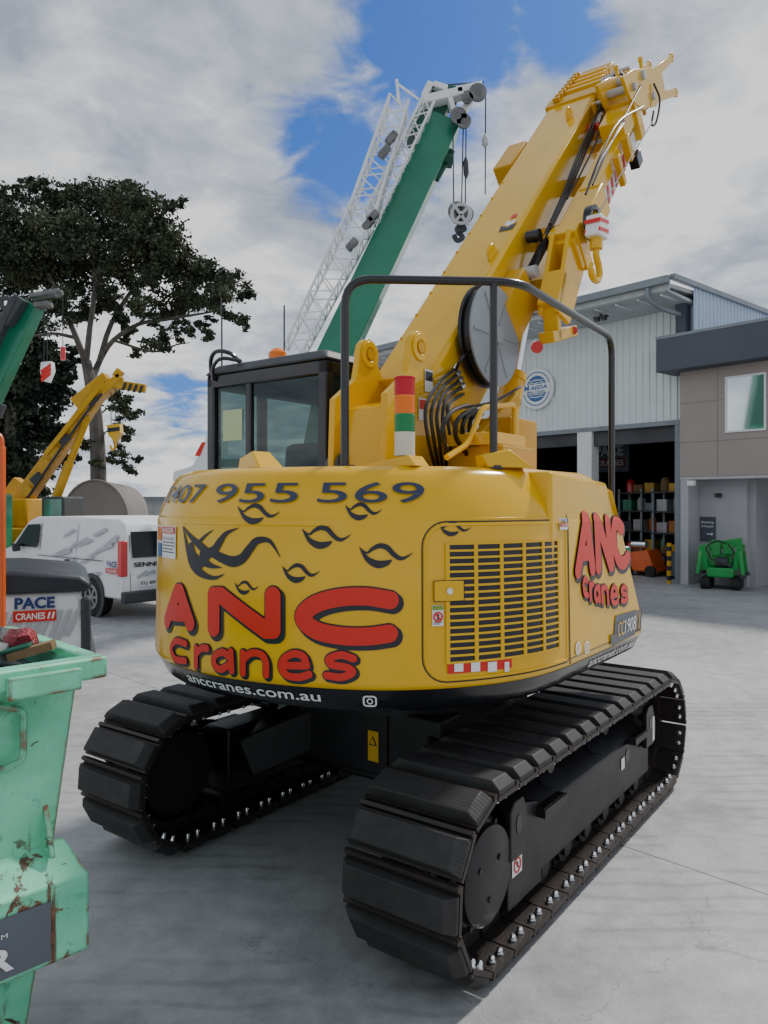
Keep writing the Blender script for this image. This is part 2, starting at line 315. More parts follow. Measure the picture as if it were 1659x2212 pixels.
ZK=[1.075,1.10,1.185,1.20,1.90,1.97,2.09,2.14,2.165]; OK_=[-.09,-.055,-.014,0,-.012,-.03,-.085,-.12,-.17]
def offz(z): return float(np.interp(z,ZK,OK_))
def SURF(s,z,off=0.0):
    x=np.interp(s,SC,OA[:,0]);y=np.interp(s,SC,OA[:,1]);nx=np.interp(s,SC,NR[:,0]);ny=np.interp(s,SC,NR[:,1])
    n=math.hypot(nx,ny); o=offz(z)+off; return V((x+nx/n*o,y+ny/n*o,z))
def P2S(px,py):
    d=ray(px,py); off=0; res=None
    for it in range(5):
        A=OA+NR*off; P=A[:-1];Q=A[1:]-A[:-1]; den=d[0]*Q[:,1]-d[1]*Q[:,0]
        den=np.where(abs(den)<1e-9,1e-9,den); wx=P[:,0]-camr; wy=P[:,1]-cama
        t=(wx*Q[:,1]-wy*Q[:,0])/den; k=(wx*d[1]-wy*d[0])/den
        ok=(k>=-1e-6)&(k<=1+1e-6)&(t>0)
        if not ok.any():
            c=(A[:,0]-camr)*d[1]-(A[:,1]-cama)*d[0]; i=int(np.argmin(abs(c)[:len(A)//2])); tt=math.hypot(A[i,0]-camr,A[i,1]-cama)/math.hypot(d[0],d[1]); res=(SC[i],H+tt*d[2])
        else:
            i=np.where(ok)[0]; j=i[np.argmin(t[i])]; res=(SC[j]+k[j]*SEG[j],H+t[j]*d[2])
        off=offz(res[1])
    return res
def ztop(a): return 9 if a<.06 else 2.12-(a-.06)/.53*.80
def shell(z0s):
    mb=MB(); n=len(OUT); vs=[];fs=[]
    for z in z0s:
        for i in range(n):
            q=min(z,ztop(OUT[i][1])); vs.append(SURF(SC[i],z) if q==z else V((SURF(SC[i],1.5).x,SURF(SC[i],1.5).y,q)))
    for j in range(len(z0s)-1):
        for i in range(n-1): a=j*n+i; fs.append((a,a+1,a+1+n,a+n))
    return mb.add(vs,fs)
mb=shell([1.185,1.19,1.20,1.22,1.5,1.90,1.935,1.97,2.03,2.09,2.12,2.14,2.155,2.165])
n=len(OUT); top=[SURF(SC[i],2.165) for i in range(n) if OUT[i][1]<.06]
ymax=top[-1].y
top=[p for p in top if not(p.x<0 and p.y>-.76)]
mb.poly(top+[V((.62,ymax,2.165)),V((.62,-.76,2.165))]); mb.poly([V((top[0].x,top[0].y,2.165)),V((.62,-.76,2.165)),V((.62,-.76,1.185)),V((top[0].x-.1,top[0].y,1.185))])
mb.build('tail_housing',M['yellow'],crane,angle=50)
MB().prism([(.62,-.7,1.19),(.62,.585,1.19),(.62,.585,1.31),(.62,.055,2.11),(.62,-.7,2.150)],(.61,0,0)).build('engine_hood',M['yellow'],crane,bevel=.02)
mb=shell([1.075,1.09,1.10,1.14,1.183]); mb.poly([SURF(SC[i],1.075) for i in range(n)]); mb.build('lower_skirt',M['blackg'],crane,angle=50)
MB().box((-1.10,-.9,1.10),(1.12,.50,1.16)).box((-1.2,.50,1.10),(.5,1.6,1.16)).build('upper_deck',M['black'],crane)
MB().cyl((0,0,.78),(0,0,1.10),.62,40).build('slew_ring',M['black'],crane)
def field(U,W,strokes):
    Fv=np.full(U.shape,-1e9)
    for s in strokes:
        for (a,b) in zip(s[:-1],s[1:]):
            ax,ay,ar=a;bx,by,br_=b; dx=bx-ax;dy=by-ay; l2=dx*dx+dy*dy+1e-12
            t=np.clip(((U-ax)*dx+(W-ay)*dy)/l2,0,1); d=np.hypot(U-(ax+t*dx),W-(ay+t*dy)); Fv=np.maximum(Fv,ar+(br_-ar)*t-d)
    return Fv
def march(mb,strokes,mapf,step=.004):
    pts=[p for s in strokes for p in s]; R=max(p[2] for p in pts)+step*2
    u=np.arange(min(p[0] for p in pts)-R,max(p[0] for p in pts)+R,step); v=np.arange(min(p[1] for p in pts)-R,max(p[1] for p in pts)+R,step)
    U,W=np.meshgrid(u,v,indexing='ij'); Fv=field(U,W,strokes); P=Fv>0
    cells=P[:-1,:-1]|P[1:,:-1]|P[1:,1:]|P[:-1,1:]; cache={}
    vs=[];fs=[]
    def vert(key,uu,vv):
        if key not in cache: cache[key]=len(vs); vs.append(mapf(uu,vv))
        return cache[key]
    for i,j in zip(*np.where(cells)):
        c=[(i,j),(i+1,j),(i+1,j+1),(i,j+1)]; f=[]
        for k in range(4):
            p=c[k];q=c[(k+1)%4]; fp=Fv[p];fq=Fv[q]
            if fp>0: f.append(vert(p,u[p[0]],v[p[1]]))
            if (fp>0)!=(fq>0):
                t=fp/(fp-fq); key=(min(p,q),max(p,q)); f.append(vert(key,u[p[0]]+(u[q[0]]-u[p[0]])*t,v[p[1]]+(v[q[1]]-v[p[1]])*t))
        if len(f)>=3: fs.append(tuple(f))
    mb.add(vs,fs); return mb
def S3(pts,rad,smooth=False,n=5):
    q=cr(pts,n) if smooth else pts
    return [(*P2S(p[0],p[1]),(p[2] if len(p)>2 else rad)) for p in q]
def widen(st,dw,ds=0,dz=0): return [[(a+ds,b+dz,r+dw) for a,b,r in s] for s in st]
lett_A=[[(364,1340),(386,1278),(392,1278),(413,1345)],[(371,1323),(404,1325)]]
lett_N=[[(464,1356),(464,1286),(480,1286),(576,1360),(591,1360),(591,1286)]]
lett_C=[[(842,1296),(790,1288),(730,1291),(680,1306),(656,1333),(684,1361),(740,1373),(795,1374),(840,1368)]]
low=[([(404,1390),(384,1384),(373,1399),(381,1422),(403,1427)],1),([(426,1438),(426,1399)],0),([(426,1413),(438,1400),(450,1400)],1),
 ([(496,1418),(484,1408),(467,1416),(465,1434),(479,1445),(496,1436)],1),([(501,1407),(503,1448)],0),
 ([(527,1453),(527,1410)],0),([(527,1425),(545,1410),(566,1413),(576,1429),(577,1457)],1),
 ([(613,1437),(664,1437)],0),([(664,1437),(657,1418),(638,1411),(617,1421),(609,1440),(622,1458),(648,1462),(669,1456)],1),
 ([(764,1422),(738,1414),(713,1422),(718,1435),(750,1441),(762,1452),(738,1462),(707,1458)],1)]
ANC=[S3(s,.040) for s in lett_A]+[S3(s,.040) for s in lett_N]+[S3(s,.039,True) for s in lett_C]
CRN=[S3(s,.0165,bool(sm)) for s,sm in low]
march(MB(),widen(ANC,.008,.014,-.014)+widen(CRN,.006,.009,-.009)+widen(ANC,.006)+widen(CRN,.006),lambda s,z:SURF(s,z,.004),.005).build('lettering_shadow',M['decal'],crane,label='black drop shadow behind the red company name')
march(MB(),ANC+CRN,lambda s,z:SURF(s,z,.0085),.004).build('company_name_lettering',M['red'],crane,label='red company name lettering')
def small_flame(x,y,w,h):
    k=.0021; out=[]
    for pts in ([(0,-.42,.01),(.14,-.10,.05),(.24,-.30,.09),(.38,-.48,.13),(.52,-.38,.14),(.64,-.02,.13),(.76,.20,.11),(.88,.12,.06),(1,-.12,.01)],
                [(0,-.42,.01),(.08,-.05,.08),(.18,.30,.15),(.34,.52,.20),(.50,.46,.15),(.60,.30,.04)]):
        q=cr([(x+a*w,y+b*h,r*h) for a,b,r in pts],4); out.append([(*P2S(p[0],p[1]),max(.0006,p[2]*k)) for p in q])
    return out
for (x,y,w_,h_) in [(514,1108,92,34),(746,1103,80,29),(653,1158,106,38),(776,1198,116,40),(610,1236,82,32),(508,1268,52,23),(948,1141,70,24)]:
    march(MB(),small_flame(x,y,w_,h_),lambda s,z:SURF(s,z,.004),.0024).build('flame_lick',M['decal'],crane)
def vs_(pts): return [(*P2S(p[0],p[1]),max(.0006,p[2]*.0021)) for p in cr(pts,5)]
fl=[vs_([(396,1136,.6),(401,1160,4),(407,1190,7),(415,1216,10),(428,1232,11),(446,1244,7),(466,1248,4),(486,1240,.6)]),
     vs_([(396,1136,.6),(412,1158,6),(430,1176,9),(446,1192,11),(444,1206,12),(430,1222,10)]),
     vs_([(440,1198,13),(462,1190,11),(476,1170,9),(490,1152,5),(516,1140,.6)]),
     vs_([(414,1180,10),(420,1200,10),(432,1212,10)]),
     vs_([(430,1172,5),(446,1156,3),(462,1144,.6)]),
     vs_([(440,1212,11),(458,1222,6),(480,1226,.6)]),
     vs_([(460,1194,10),(482,1206,11),(504,1213,12),(524,1206,11),(540,1186,10),(556,1168,8),(580,1167,5),(594,1182,3),(606,1204,.6)])]
march(MB(),fl,lambda s,z:SURF(s,z,.004),.0026).build('flame_graphic',M['decal'],crane,label='large black flame graphic at the upper left of the tail')
def remap(strokes,x0,x1,y0,y1,q):
    TLs,TRs,BLs,BRs=[P2S(*p) for p in q]; out=[]
    for s in strokes:
        o=[]
        for p in s:
            u=(p[0]-x0)/(x1-x0); v=(p[1]-y0)/(y1-y0)
            o.append(((TLs[0]*(1-u)+TRs[0]*u)*(1-v)+(BLs[0]*(1-u)+BRs[0]*u)*v,(TLs[1]*(1-u)+TRs[1]*u)*(1-v)+(BLs[1]*(1-u)+BRs[1]*u)*v,p[2]))
        out.append(o)
    return out
A_=[[(0,1),(38,0),(44,0),(82,1)],[(16,.68),(66,.68)]]; N_=[[(118,1),(118,0),(124,0),(196,1),(202,1),(202,0)]]
C_=[cr([(314,.12),(285,0),(252,.08),(236,.5),(252,.92),(285,1),(320,.88)],5)]
R1=remap([[(p[0],p[1],.040) for p in s] for s in A_+N_+C_],-10,330,-.12,1.12,[(1243,1104),(1340,1122),(1241,1248),(1360,1222)])
R2=remap([[(p[0],p[1],.0155) for p in (cr(s,5) if sm else s)] for s,sm in low],355,775,1375,1475,[(1252,1243),(1352,1242),(1255,1328),(1355,1305)])
march(MB(),widen(R1,.011,.016,-.014)+widen(R2,.009,.011,-.010)+widen(R1,.006)+widen(R2,.006),lambda s,z:SURF(s,z,.004),.005).build('lettering_shadow',M['decal'],crane)
march(MB(),R1+R2,lambda s,z:SURF(s,z,.0085),.004).build('side_lettering',M['red'],crane,label='red company name lettering on the right side')
def wtext(mb,txt,px0,px1,py,z0,z1,off=.008,bold=.015):
    s0=P2S(px0,py)[0]; s1=P2S(px1,py)[0]; vs,fs=text_mesh(txt,bold)
    mb.add([SURF(s0+(s1-s0)*u,z0+(z1-z0)*v,off) for u,v in vs],fs); return mb
# phone number in three groups of digits
for tx,p0_,p1_ in (('0407',371,446),('955',470,648),('569',690,916)):
    s0=P2S(p0_,1058)[0]; s1=P2S(p1_,1058)[0]
    vs,fs=text_mesh(tx,.004); MB().add([SURF(s0+(s1-s0)*u,1.998+.092*v,.010) for u,v in vs],fs).build('phone_number',M['digit'],crane)
wtext(MB(),'anccranes.com.au',428,690,1490,1.118,1.152,.006,.010).build('web_address',M['whited'],crane)
wtext(MB(),'anccranes.com.au',1262,1347,1450,1.118,1.152,.006,.010).build('web_address',M['whited'],crane)
def spatch(mb,s0,s1,z0,z1,off,n=8,nz=1):
    vs=[];fs=[]
    for j in range(nz+1):
        for i in range(n+1): vs.append(SURF(s0+(s1-s0)*i/n,z0+(z1-z0)*j/nz,off))
    for j in range(nz):
        for i in range(n): a=j*(n+1)+i; fs.append((a,a+1,a+n+2,a+n+1))
    return mb.add(vs,fs)
def patch(mb,px0,py0,px1,py1,off,n=8,nz=1):
    s0,_=P2S(px0,(py0+py1)/2); s1,_=P2S(px1,(py0+py1)/2); pm=(px0+px1)/2; z1=P2S(pm,py0)[1]; z0=P2S(pm,py1)[1]
    return spatch(mb,s0,s1,z0,z1,off,n,nz)
def sslab(mb,s0,s1,z0,z1,o0,o1,n=4):
    vs=[];fs=[]
    for i in range(n+1):
        s=s0+(s1-s0)*i/n; vs+=[SURF(s,z0,o0),SURF(s,z1,o0),SURF(s,z1,o1),SURF(s,z0,o1)]
    for i in range(n):
        for j in range(4): a=4*i+j;b=4*i+(j+1)%4; fs.append((a,b,b+4,a+4))
    fs+= [(0,1,2,3),(4*n+3,4*n+2,4*n+1,4*n)]
    return mb.add(vs,fs)
s0,_=P2S(912,1290); s1,_=P2S(1226,1290); zt=min(P2S(1060,1110)[1],1.915); zb=max(P2S(1060,1466)[1],1.215)
def rrect(s0,s1,z0,z1,r,n=8,rr=None):
    pts=[]; rr=rr or r
    for (cx,cz,a0,R) in ((s1-rr,z1-rr,0,rr),(s0+r,z1-r,90,r),(s0+r,z0+r,180,r),(s1-rr,z0+rr,270,rr)):
        for k in range(n+1): a=math.radians(a0+90*k/n); pts.append((cx+R*math.cos(a),cz+R*math.sin(a)))
    return pts
def dens(pts,d=.02):
    o=[]
    for a,b in zip(pts,pts[1:]+pts[:1]):
        m=max(1,int(math.hypot(a[0]-b[0],a[1]-b[1])/d))
        for k in range(m): o.append((a[0]+(b[0]-a[0])*k/m,a[1]+(b[1]-a[1])*k/m))
    return o+[o[0]]
MB().tube([SURF(a,b,-.001) for a,b in dens(rrect(s0,s1,zb,zt,.11,6,.02))],.004,6).build('door_seam',M['decal'],crane)
MB().tube([SURF(a,b,-.004) for a,b in dens(rrect(s0+.013,s1-.013,zb+.013,zt-.013,.10,6,.015))],.010,6).build('door_edge',M['yellow'],crane)
gs0,_=P2S(966,1290); gs1,_=P2S(1205,1290); gz1=P2S(1080,1172)[1]; gz0=P2S(1080,1422)[1]
NC=5; NRW=17; lw=(gs1-gs0)/NC; rh=(gz1-gz0)/NRW; gap_c=.018; gap_r=.0095
spatch(MB(),gs0,gs1,gz0,gz1,.003,30,1).build('grille_slot_shade',M['decal'],crane)  # dark sheet painted for the shade inside the slots, no real recess
bars=MB()
for c in range(NC+1):
    s=gs0+c*lw; sslab(bars,s-gap_c/2,s+gap_c/2,gz0-.004,gz1+.004,.0,.010,2)
for r_ in range(NRW+1):
    z=gz0+r_*rh; sslab(bars,gs0,gs1,z-gap_r/2,z+gap_r/2,.0,.0095,30)
bars.build('grille_bars',M['yellow'],crane)
ls0,_=P2S(936,1275); ls1,_=P2S(1000,1275); lz1=P2S(965,1254)[1]; lz0=P2S(965,1298)[1]
lt_=sslab(MB(),ls0,ls1,lz0,lz1,.0,.013,3).build('door_latch',M['yellow'],crane,bevel=.003)
c=SURF((ls0+ls1)/2,(lz0+lz1)/2,.014); nn=(SURF((ls0+ls1)/2,lz0,.1)-SURF((ls0+ls1)/2,lz0,0)).normalized()
MB().cyl(c-nn*.004,c+nn*.008,.014,18).build('lock_barrel',M['chrome'],lt_)
mbx=MB()
for (a,b_) in (((ls0,lz0),(ls1,lz0)),((ls1,lz0),(ls1,lz1)),((ls1,lz1),(ls0,lz1)),((ls0,lz1),(ls0,lz0))): mbx.tube([SURF(a[0],a[1],.012),SURF(b_[0],b_[1],.012)],.002,5)
mbx.build('latch_outline',M['decal'],lt_)
ss_,_=P2S(1229,1290); MB().tube([SURF(ss_,1.20+i*(2.15-1.20)/20,.0) for i in range(21)],.0035,5).build('panel_seam',M['decal'],crane)
s9=P2S(1383,1380)[0]; MB().tube([SURF(ss_+(s9-ss_)*i/8,1.225,.0) for i in range(9)],.003,5).build('panel_seam',M['decal'],crane)
MB().tube([SURF(.35+(SC[-1]-.95-.35)*i/60,1.925,-.007) for i in range(61)],.010,6).build('swage_line',M['yellow'],crane)
sp0_,sp1_=P2S(398,1135)[0],P2S(715,1135)[0]; zz1=P2S(560,1134)[1]
MB().tube([SURF(sp0_+(sp1_-sp0_)*i/20,zz1,-.004) for i in range(21)],.007,6).build('swage_line',M['yellow'],crane)
def sticker(name,px0,py0,px1,py1,m=M['whited'],off=.006,parts=()):
    o=patch(MB(),px0,py0,px1,py1,off,4,1).build(name,m,crane)
    for (x0,y0,x1,y1,mm) in parts:
        patch(MB(),px0+(px1-px0)*x0,py0+(py1-py0)*y0,px0+(px1-px0)*x1,py0+(py1-py0)*y1,off+.003,3,1).build('sticker_print',mm,o)
    return o
D=M['decal'];Rd=M['red']
o=sticker('danger_sticker',343,1136,382,1205,parts=((.05,.02,.24,.45,M['amber']),(.05,.52,.24,.95,M['blue']),(.28,.03,.97,.24,Rd),(.3,.50,.95,.53,D),(.3,.60,.95,.63,D),(.3,.70,.85,.73,D),(.3,.80,.9,.83,D)))
wtext(MB(),'DANGER',354,380,1144,P2S(366,1150)[1],P2S(366,1140)[1],.012,.01).build('sticker_print',M['whited'],o)
wtext(MB(),'CRUSH HAZARD',354,380,1160,P2S(366,1166)[1],P2S(366,1160)[1],.012,.0).build('sticker_print',D,o)
o=sticker('caution_sticker',933,1307,957,1352,parts=((.03,.02,.97,.22,M['lgreen']),(.1,.8,.9,.83,D),(.1,.88,.7,.91,D)))
sc_,zc_=P2S(945,1332); ringpts=[(sc_+.019*math.cos(a),zc_+.019*math.sin(a),.0035) for a in np.linspace(0,2*math.pi,20)]
march(MB(),[ringpts,[(sc_-.013,zc_+.013,.003),(sc_+.013,zc_-.013,.003)]],lambda s,z:SURF(s,z,.011),.0015).build('prohibition_mark',Rd,o)
march(MB(),[[(sc_,zc_+.008,.005),(sc_,zc_-.010,.004)]],lambda s,z:SURF(s,z,.0095),.0015).build('sticker_print',D,o)
wtext(MB(),'CAUTION',935,955,1313,P2S(945,1315)[1],P2S(945,1309)[1],.012,.01).build('sticker_print',M['yellow'],o)
o=sticker('dealer_sticker',1207,1119,1224,1144,parts=((0.02,.45,.98,.75,Rd),))
wtext(MB(),'PACE',1208,1223,1125,P2S(1215,1129)[1],P2S(1215,1120)[1],.012,.02).build('sticker_print',M['navy'],o)
wtext(MB(),'CRANES',1208,1223,1133,P2S(1215,1137)[1],P2S(1215,1131)[1],.0125,.0).build('sticker_print',M['whited'],o)
sticker('reflector_strip',966,1429,1104,1450,Rd,.006,parts=((.10,0,.24,1,M['whited']),(.36,0,.50,1,M['whited']),(.62,0,.76,1,M['whited']),(.88,0,.95,1,M['whited'])))
sI=P2S(799,1509)[0]; ir=[(a,b_,.004) for a,b_ in dens(rrect(sI-.028,sI+.028,1.108,1.155,.012,4),.01)]
march(MB(),[ir,[(sI+.012*math.cos(a),1.131+.012*math.sin(a),.003) for a in np.linspace(0,2*math.pi,14)]],lambda s,z:SURF(s,z,.006),.003).build('camera_icon',M['whited'],crane)
sf,zf=P2S(1247,1403); zf=max(zf,1.262); icon=march(MB(),[[(sf,zf,.034),(sf+.001,zf,.034)]],lambda s,z:SURF(s,z,.005),.004).build('round_icon',M['whited'],crane)
vs,fs=text_mesh('f',.02); MB().add([SURF(sf-.012+.026*u,zf-.028+.052*v,.009) for u,v in vs],fs).build('icon_print',M['yellow'],icon)
sf,zf=P2S(1266,1398); ir=[(a,b_,.005) for a,b_ in dens(rrect(sf-.026,sf+.026,zf-.026,zf+.026,.012,4),.01)]
march(MB(),[ir,[(sf+.012*math.cos(a),zf+.012*math.sin(a),.0035) for a in np.linspace(0,2*math.pi,14)]],lambda s,z:SURF(s,z,.005),.003).build('camera_icon',M['whited'],crane)
q=[P2S(*p) for p in ((1322,1395),(1328,1330),(1374,1317),(1370,1370))]
pl=MB().poly([SURF(a,b_,.006) for a,b_ in q]).build('model_plate',M['platem'],crane)
for tx,mm,pp in (('CC',M['yellow'],((1331,1376),(1344,1370),(1332,1344),(1346,1339))),('1908',M['whited'],((1346,1369),(1369,1359),(1348,1337),(1371,1328)))):
    q2=[P2S(*p) for p in pp]; mb=MB(); text_quad(mb,tx,*[SURF(a,b_,.011) for a,b_ in q2],bold=.0); mb.build('plate_print',mm,pl)
for k in range(2):
    q2=[P2S(*p) for p in ((1373+6*k,1366-2*k),(1376+6*k,1365-2*k),(1379+6*k,1317-2*k),(1376+6*k,1318-2*k))]; MB().poly([SURF(a,b_,.006) for a,b_ in q2]).build('plate_stripe',D,crane)
patch(MB(),1316,1369,1332,1392,.008,3).build('side_latch',M['blackg'],crane)
def eye(r,a,ang):
    m=Matrix.Translation((r,a,2.165))@Matrix.Rotation(ang,4,'Z')
    P=[(-.10,-.07,0),(.14,-.07,0),(.14,.07,0),(-.10,.07,0),(-.12,-.05,.06),(.02,-.05,.09),(.02,.05,.09),(-.12,.05,.06)]
    return MB().hexa([m@V(p) for p in P])
eye(-.02,-1.40,-.3).build('camera_bracket',M['yellow'],crane,bevel=.008); eye(1.02,-.80,.9).build('camera_bracket',M['yellow'],crane,bevel=.008)
# --- guard rail
RZ=3.055
def rail_path(pts,r=.12,n=6):
    P=[V(p) for p in pts]; out=[P[0]]
    for i in range(1,len(P)-1):
        a=(P[i-1]-P[i]).normalized();b=(P[i+1]-P[i]).normalized()
        for k in range(n+1):
            t=k/n; out.append((P[i]+a*r)*(1-t)**2+P[i]*2*t*(1-t)+(P[i]+b*r)*t*t)
    return out+[P[-1]]
MB().tube(rail_path([(.46,-1.31,2.12),(.46,-1.31,RZ),(1.10,-.78,RZ),(1.035,.68,RZ),(1.035,.68,1.2)],.13),.0205,12).build('guard_rail',M['blackg'],crane)
MB().tube([(1.005,-.855,2.12),(1.005,-.855,RZ)],.019,12).build('rail_post',M['blackg'],crane)
for p in ((.46,-1.31),(1.005,-.855)): MB().cyl((p[0],p[1],2.16),(p[0],p[1],2.175),.05,20).build('rail_foot',M['blackg'],crane)
# --- signal tower
bx,by=.72,-1.19
MB().hexa([V(p) for p in ((bx-.2,by-.06,2.165),(bx+.1,by-.06,2.165),(bx+.1,by+.06,2.165),(bx-.2,by+.06,2.165),(bx-.19,by-.05,2.18),(bx+.06,by-.06,2.215),(bx+.06,by+.06,2.215),(bx-.19,by+.05,2.18))]).build('tower_bracket',M['yellow'],crane,bevel=.004)
for nm,z0,z1,mm,rr_ in (('tower_base',2.215,2.325,M['cream'],.048),('green_lens',2.325,2.41,M['glens'],.046),('amber_lens',2.41,2.495,M['amber'],.046),('red_lens',2.495,2.57,M['rlens'],.046),('tower_cap',2.57,2.582,M['rlens'],.044)):
    mb=MB().cyl((bx,by,z0),(bx,by,z1),rr_,28)
    if 'lens' in nm:
        for k in range(6): mb.ring((bx,by,z0+.010+k*.0125),(0,0,1),.0490,.044,.005,28)
    else: mb.ring((bx,by,z0+.006),(0,0,1),.05,.04,.006,28)
    mb.build(nm,mm,crane)
# --- cab
c0,c1,a0,a1,zb_,zt_=-1.2,-.155,-.73,.95,1.18,2.84
fr=MB(); pw=.07
for r_ in (c0,c1-pw):
    for a_ in (a0,a1-pw): fr.box((r_,a_,zb_),(r_+pw,a_+pw,zt_))
fr.box((c0,a0+.45,zb_),(c0+.05,a0+.52,zt_)); fr.box((c0,a0,zt_-.09),(c1,a0+.06,zt_)); fr.box((c0,a1-.06,zt_-.09),(c1,a1,zt_))
fr.box((c0,a0,zt_-.09),(c0+.06,a1,zt_)); fr.box((c1-.06,a0,zt_-.09),(c1,a1,zt_)); fr.box((c1-.06,a0+.85,zb_),(c1,a0+.92,zt_)); fr.box((c0+.36,a0+.005,zb_),(c0+.41,a0+.045,zt_))
fr.build('cab_frame',M['blackg'],crane,bevel=.012)
MB().box((c0,a0,zb_),(c1,a0+.05,2.12)).box((c0,a0+.05,zb_),(c0+.05,a1,1.7)).box((c1-.05,a0+.05,zb_),(c1,a1,1.95)).build('cab_lower_panel',M['blackg'],crane)
MB().hexa([V(p) for p in ((c0-.02,a0-.02,zt_),(c1+.02,a0-.02,zt_),(c1+.02,a1+.02,zt_),(c0-.02,a1+.02,zt_),(c0+.05,a0+.05,zt_+.07),(c1-.05,a0+.05,zt_+.07),(c1-.05,a1-.05,zt_+.07),(c0+.05,a1-.05,zt_+.07))]).build('cab_roof',M['dgrey'],crane,bevel=.02)
def pane(name,p): MB().poly(p).build(name,M['glass'],crane)
pane('rear_window',[(c0+.07,a0+.025,2.12),(c1-.07,a0+.025,2.12),(c1-.07,a0+.025,zt_-.09),(c0+.07,a0+.025,zt_-.09)])
pane('side_window',[(c1-.03,a0+.07,1.95),(c1-.03,a1-.07,1.95),(c1-.03,a1-.07,zt_-.09),(c1-.03,a0+.07,zt_-.09)])
pane('side_window',[(c0+.03,a0+.07,1.7),(c0+.03,a1-.07,1.7),(c0+.03,a1-.07,zt_-.09),(c0+.03,a0+.07,zt_-.09)])
pane('windscreen',[(c0+.07,a1-.03,1.3),(c1-.07,a1-.03,1.3),(c1-.07,a1-.03,zt_-.09),(c0+.07,a1-.03,zt_-.09)])
MB().hexa([V(p) for p in ((-.80,-.45,1.9),(-.34,-.45,1.9),(-.34,-.32,1.9),(-.80,-.32,1.9),(-.72,-.50,2.38),(-.42,-.50,2.38),(-.44,-.40,2.38),(-.70,-.40,2.38))]).box((-.80,-.42,1.75),(-.34,.1,1.9)).build('operator_seat',M['dgrey'],crane,bevel=.04)
MB().poly([(-1.06,a0+.018,2.40),(-.88,a0+.018,2.40),(-.88,a0+.018,2.60),(-1.06,a0+.018,2.60)]).build('paper_note',M['paper'],crane)
MB().bar((-.35,.85,1.9),(-.55,.60,2.15),.05,.05).bar((-1.05,.85,2.45),(-.85,.88,2.45),.04,.16).build('cab_console',M['dgrey'],crane)
bx2,by2=-.82,-.45; bc=MB().cyl((bx2,by2,zt_+.07),(bx2,by2,zt_+.10),.065,24).build('beacon_base',M['blackg'],crane)
MB().tube([(bx2,by2,zt_+.10),(bx2,by2,zt_+.155),(bx2,by2,zt_+.18)],[.062,.058,.03],24).build('beacon_lens',M['amber'],bc)
for (x_,y_,h_) in ((-1.13,-.66,.52),(-1.0,-.2,.55)): MB().tube([(x_,y_,zt_+.05),(x_,y_,zt_+h_)],.006,6).build('antenna',M['blackg'],crane)
MB().tube(cr([(-1.18,-.70,2.80),(-1.17,-.72,2.94),(-1.10,-.73,2.99),(-1.0,-.70,2.97),(-.97,-.62,2.90)],5),.014,8).build('mirror_arm',M['blackg'],crane)
MB().tube(cr([(-1.12,-.74,2.80),(-1.10,-.76,2.88),(-1.02,-.76,2.93),(-.9,-.7,2.91)],5),.012,8).build('mirror_arm',M['blackg'],crane)
# --- boom
T0=V((0,-.434,2.88)); dv=V((0,.686,.728)).normalized(); nv=V((0,-dv.z,dv.y))
def BP(r,t,h): return T0+V((r,0,0))+dv*t+nv*h
def bbox(mb,r0,r1,t0,t1,h0,h1,h2=None,h3=None):
    h2=h0 if h2 is None else h2; h3=h1 if h3 is None else h3
    return mb.hexa([BP(r0,t0,h0),BP(r1,t0,h0),BP(r1,t0,h1),BP(r0,t0,h1),BP(r0,t1,h2),BP(r1,t1,h2),BP(r1,t1,h3),BP(r0,t1,h3)])
B0,B1=.07,.49
def part(name,m,f,bev=0,parent=None):
    mb=MB(); f(mb); return mb.build(name,M[m],parent or crane,bevel=bev)
prof=[(B0+.02,0),(B1-.02,0),(B1,-.02),(B1,-.43),(B1-.10,-.58),(B0+.10,-.58),(B0,-.43),(B0,-.02)]
part('boom_base_section','yellow',lambda mb:mb.prism([BP(r_,-.25,h_) for r_,h_ in prof],dv*3.62),.006)
part('boom_collar','yellow2',lambda mb:bbox(mb,B0-.015,B1+.015,3.32,3.46,-.60,.016),.006)
for k in range(4):
    i=.018+.022*k; t0=3.48+k*.13
    part('boom_section','yellow',lambda mb:(bbox(mb,B0+i,B1-i,t0-.1,t0+.13,-.56+i,-i*.5),bbox(mb,B0+i-.012,B1-i+.012,t0+.06,t0+.10,-.57+i,.03-i*.5)),.005)
for k in range(8): part('section_pad','yellow2',lambda mb:bbox(mb,B0+.05,B0+.11,3.36+k*.085,3.39+k*.085,.02-.006*k,.055-.006*k),.003)
for k in range(5):
    part('head_fin','yellow2',lambda mb:(bbox(mb,B1+.02,B1+.045,3.1+k*.17,3.15+k*.17,-.45,.0-.02*k),bbox(mb,B1+.05,B1+.13,3.12+k*.17,3.145+k*.17,-.18-.05*(k%2),-.13)),.003)
part('boom_head','yellow2',lambda mb:bbox(mb,B0+.07,B1-.07,4.0,4.16,-.40,-.05),.005)
for r_ in (B0+.08,B1-.10): part('head_plate','yellow',lambda mb:mb.prism([BP(r_,3.98,-.06),BP(r_,4.20,-.10),BP(r_,4.26,-.20),BP(r_,4.18,-.42),BP(r_,3.98,-.48)],(.025,0,0)),.005)
for r_ in (.2,.27,.34): part('head_sheave','dgrey',lambda mb:mb.ring(BP(r_,4.15,-.25),(1,0,0),.10,.03,.03,24))
for t,h in ((2.95,-.12),(3.05,-.3),(3.3,-.42),(3.42,-.12),(3.62,-.3),(3.75,-.15),(3.9,-.38)): part('pin','redp',lambda mb:mb.cyl(BP(B1,t,h),BP(B1+.10,t,h),.028,16))
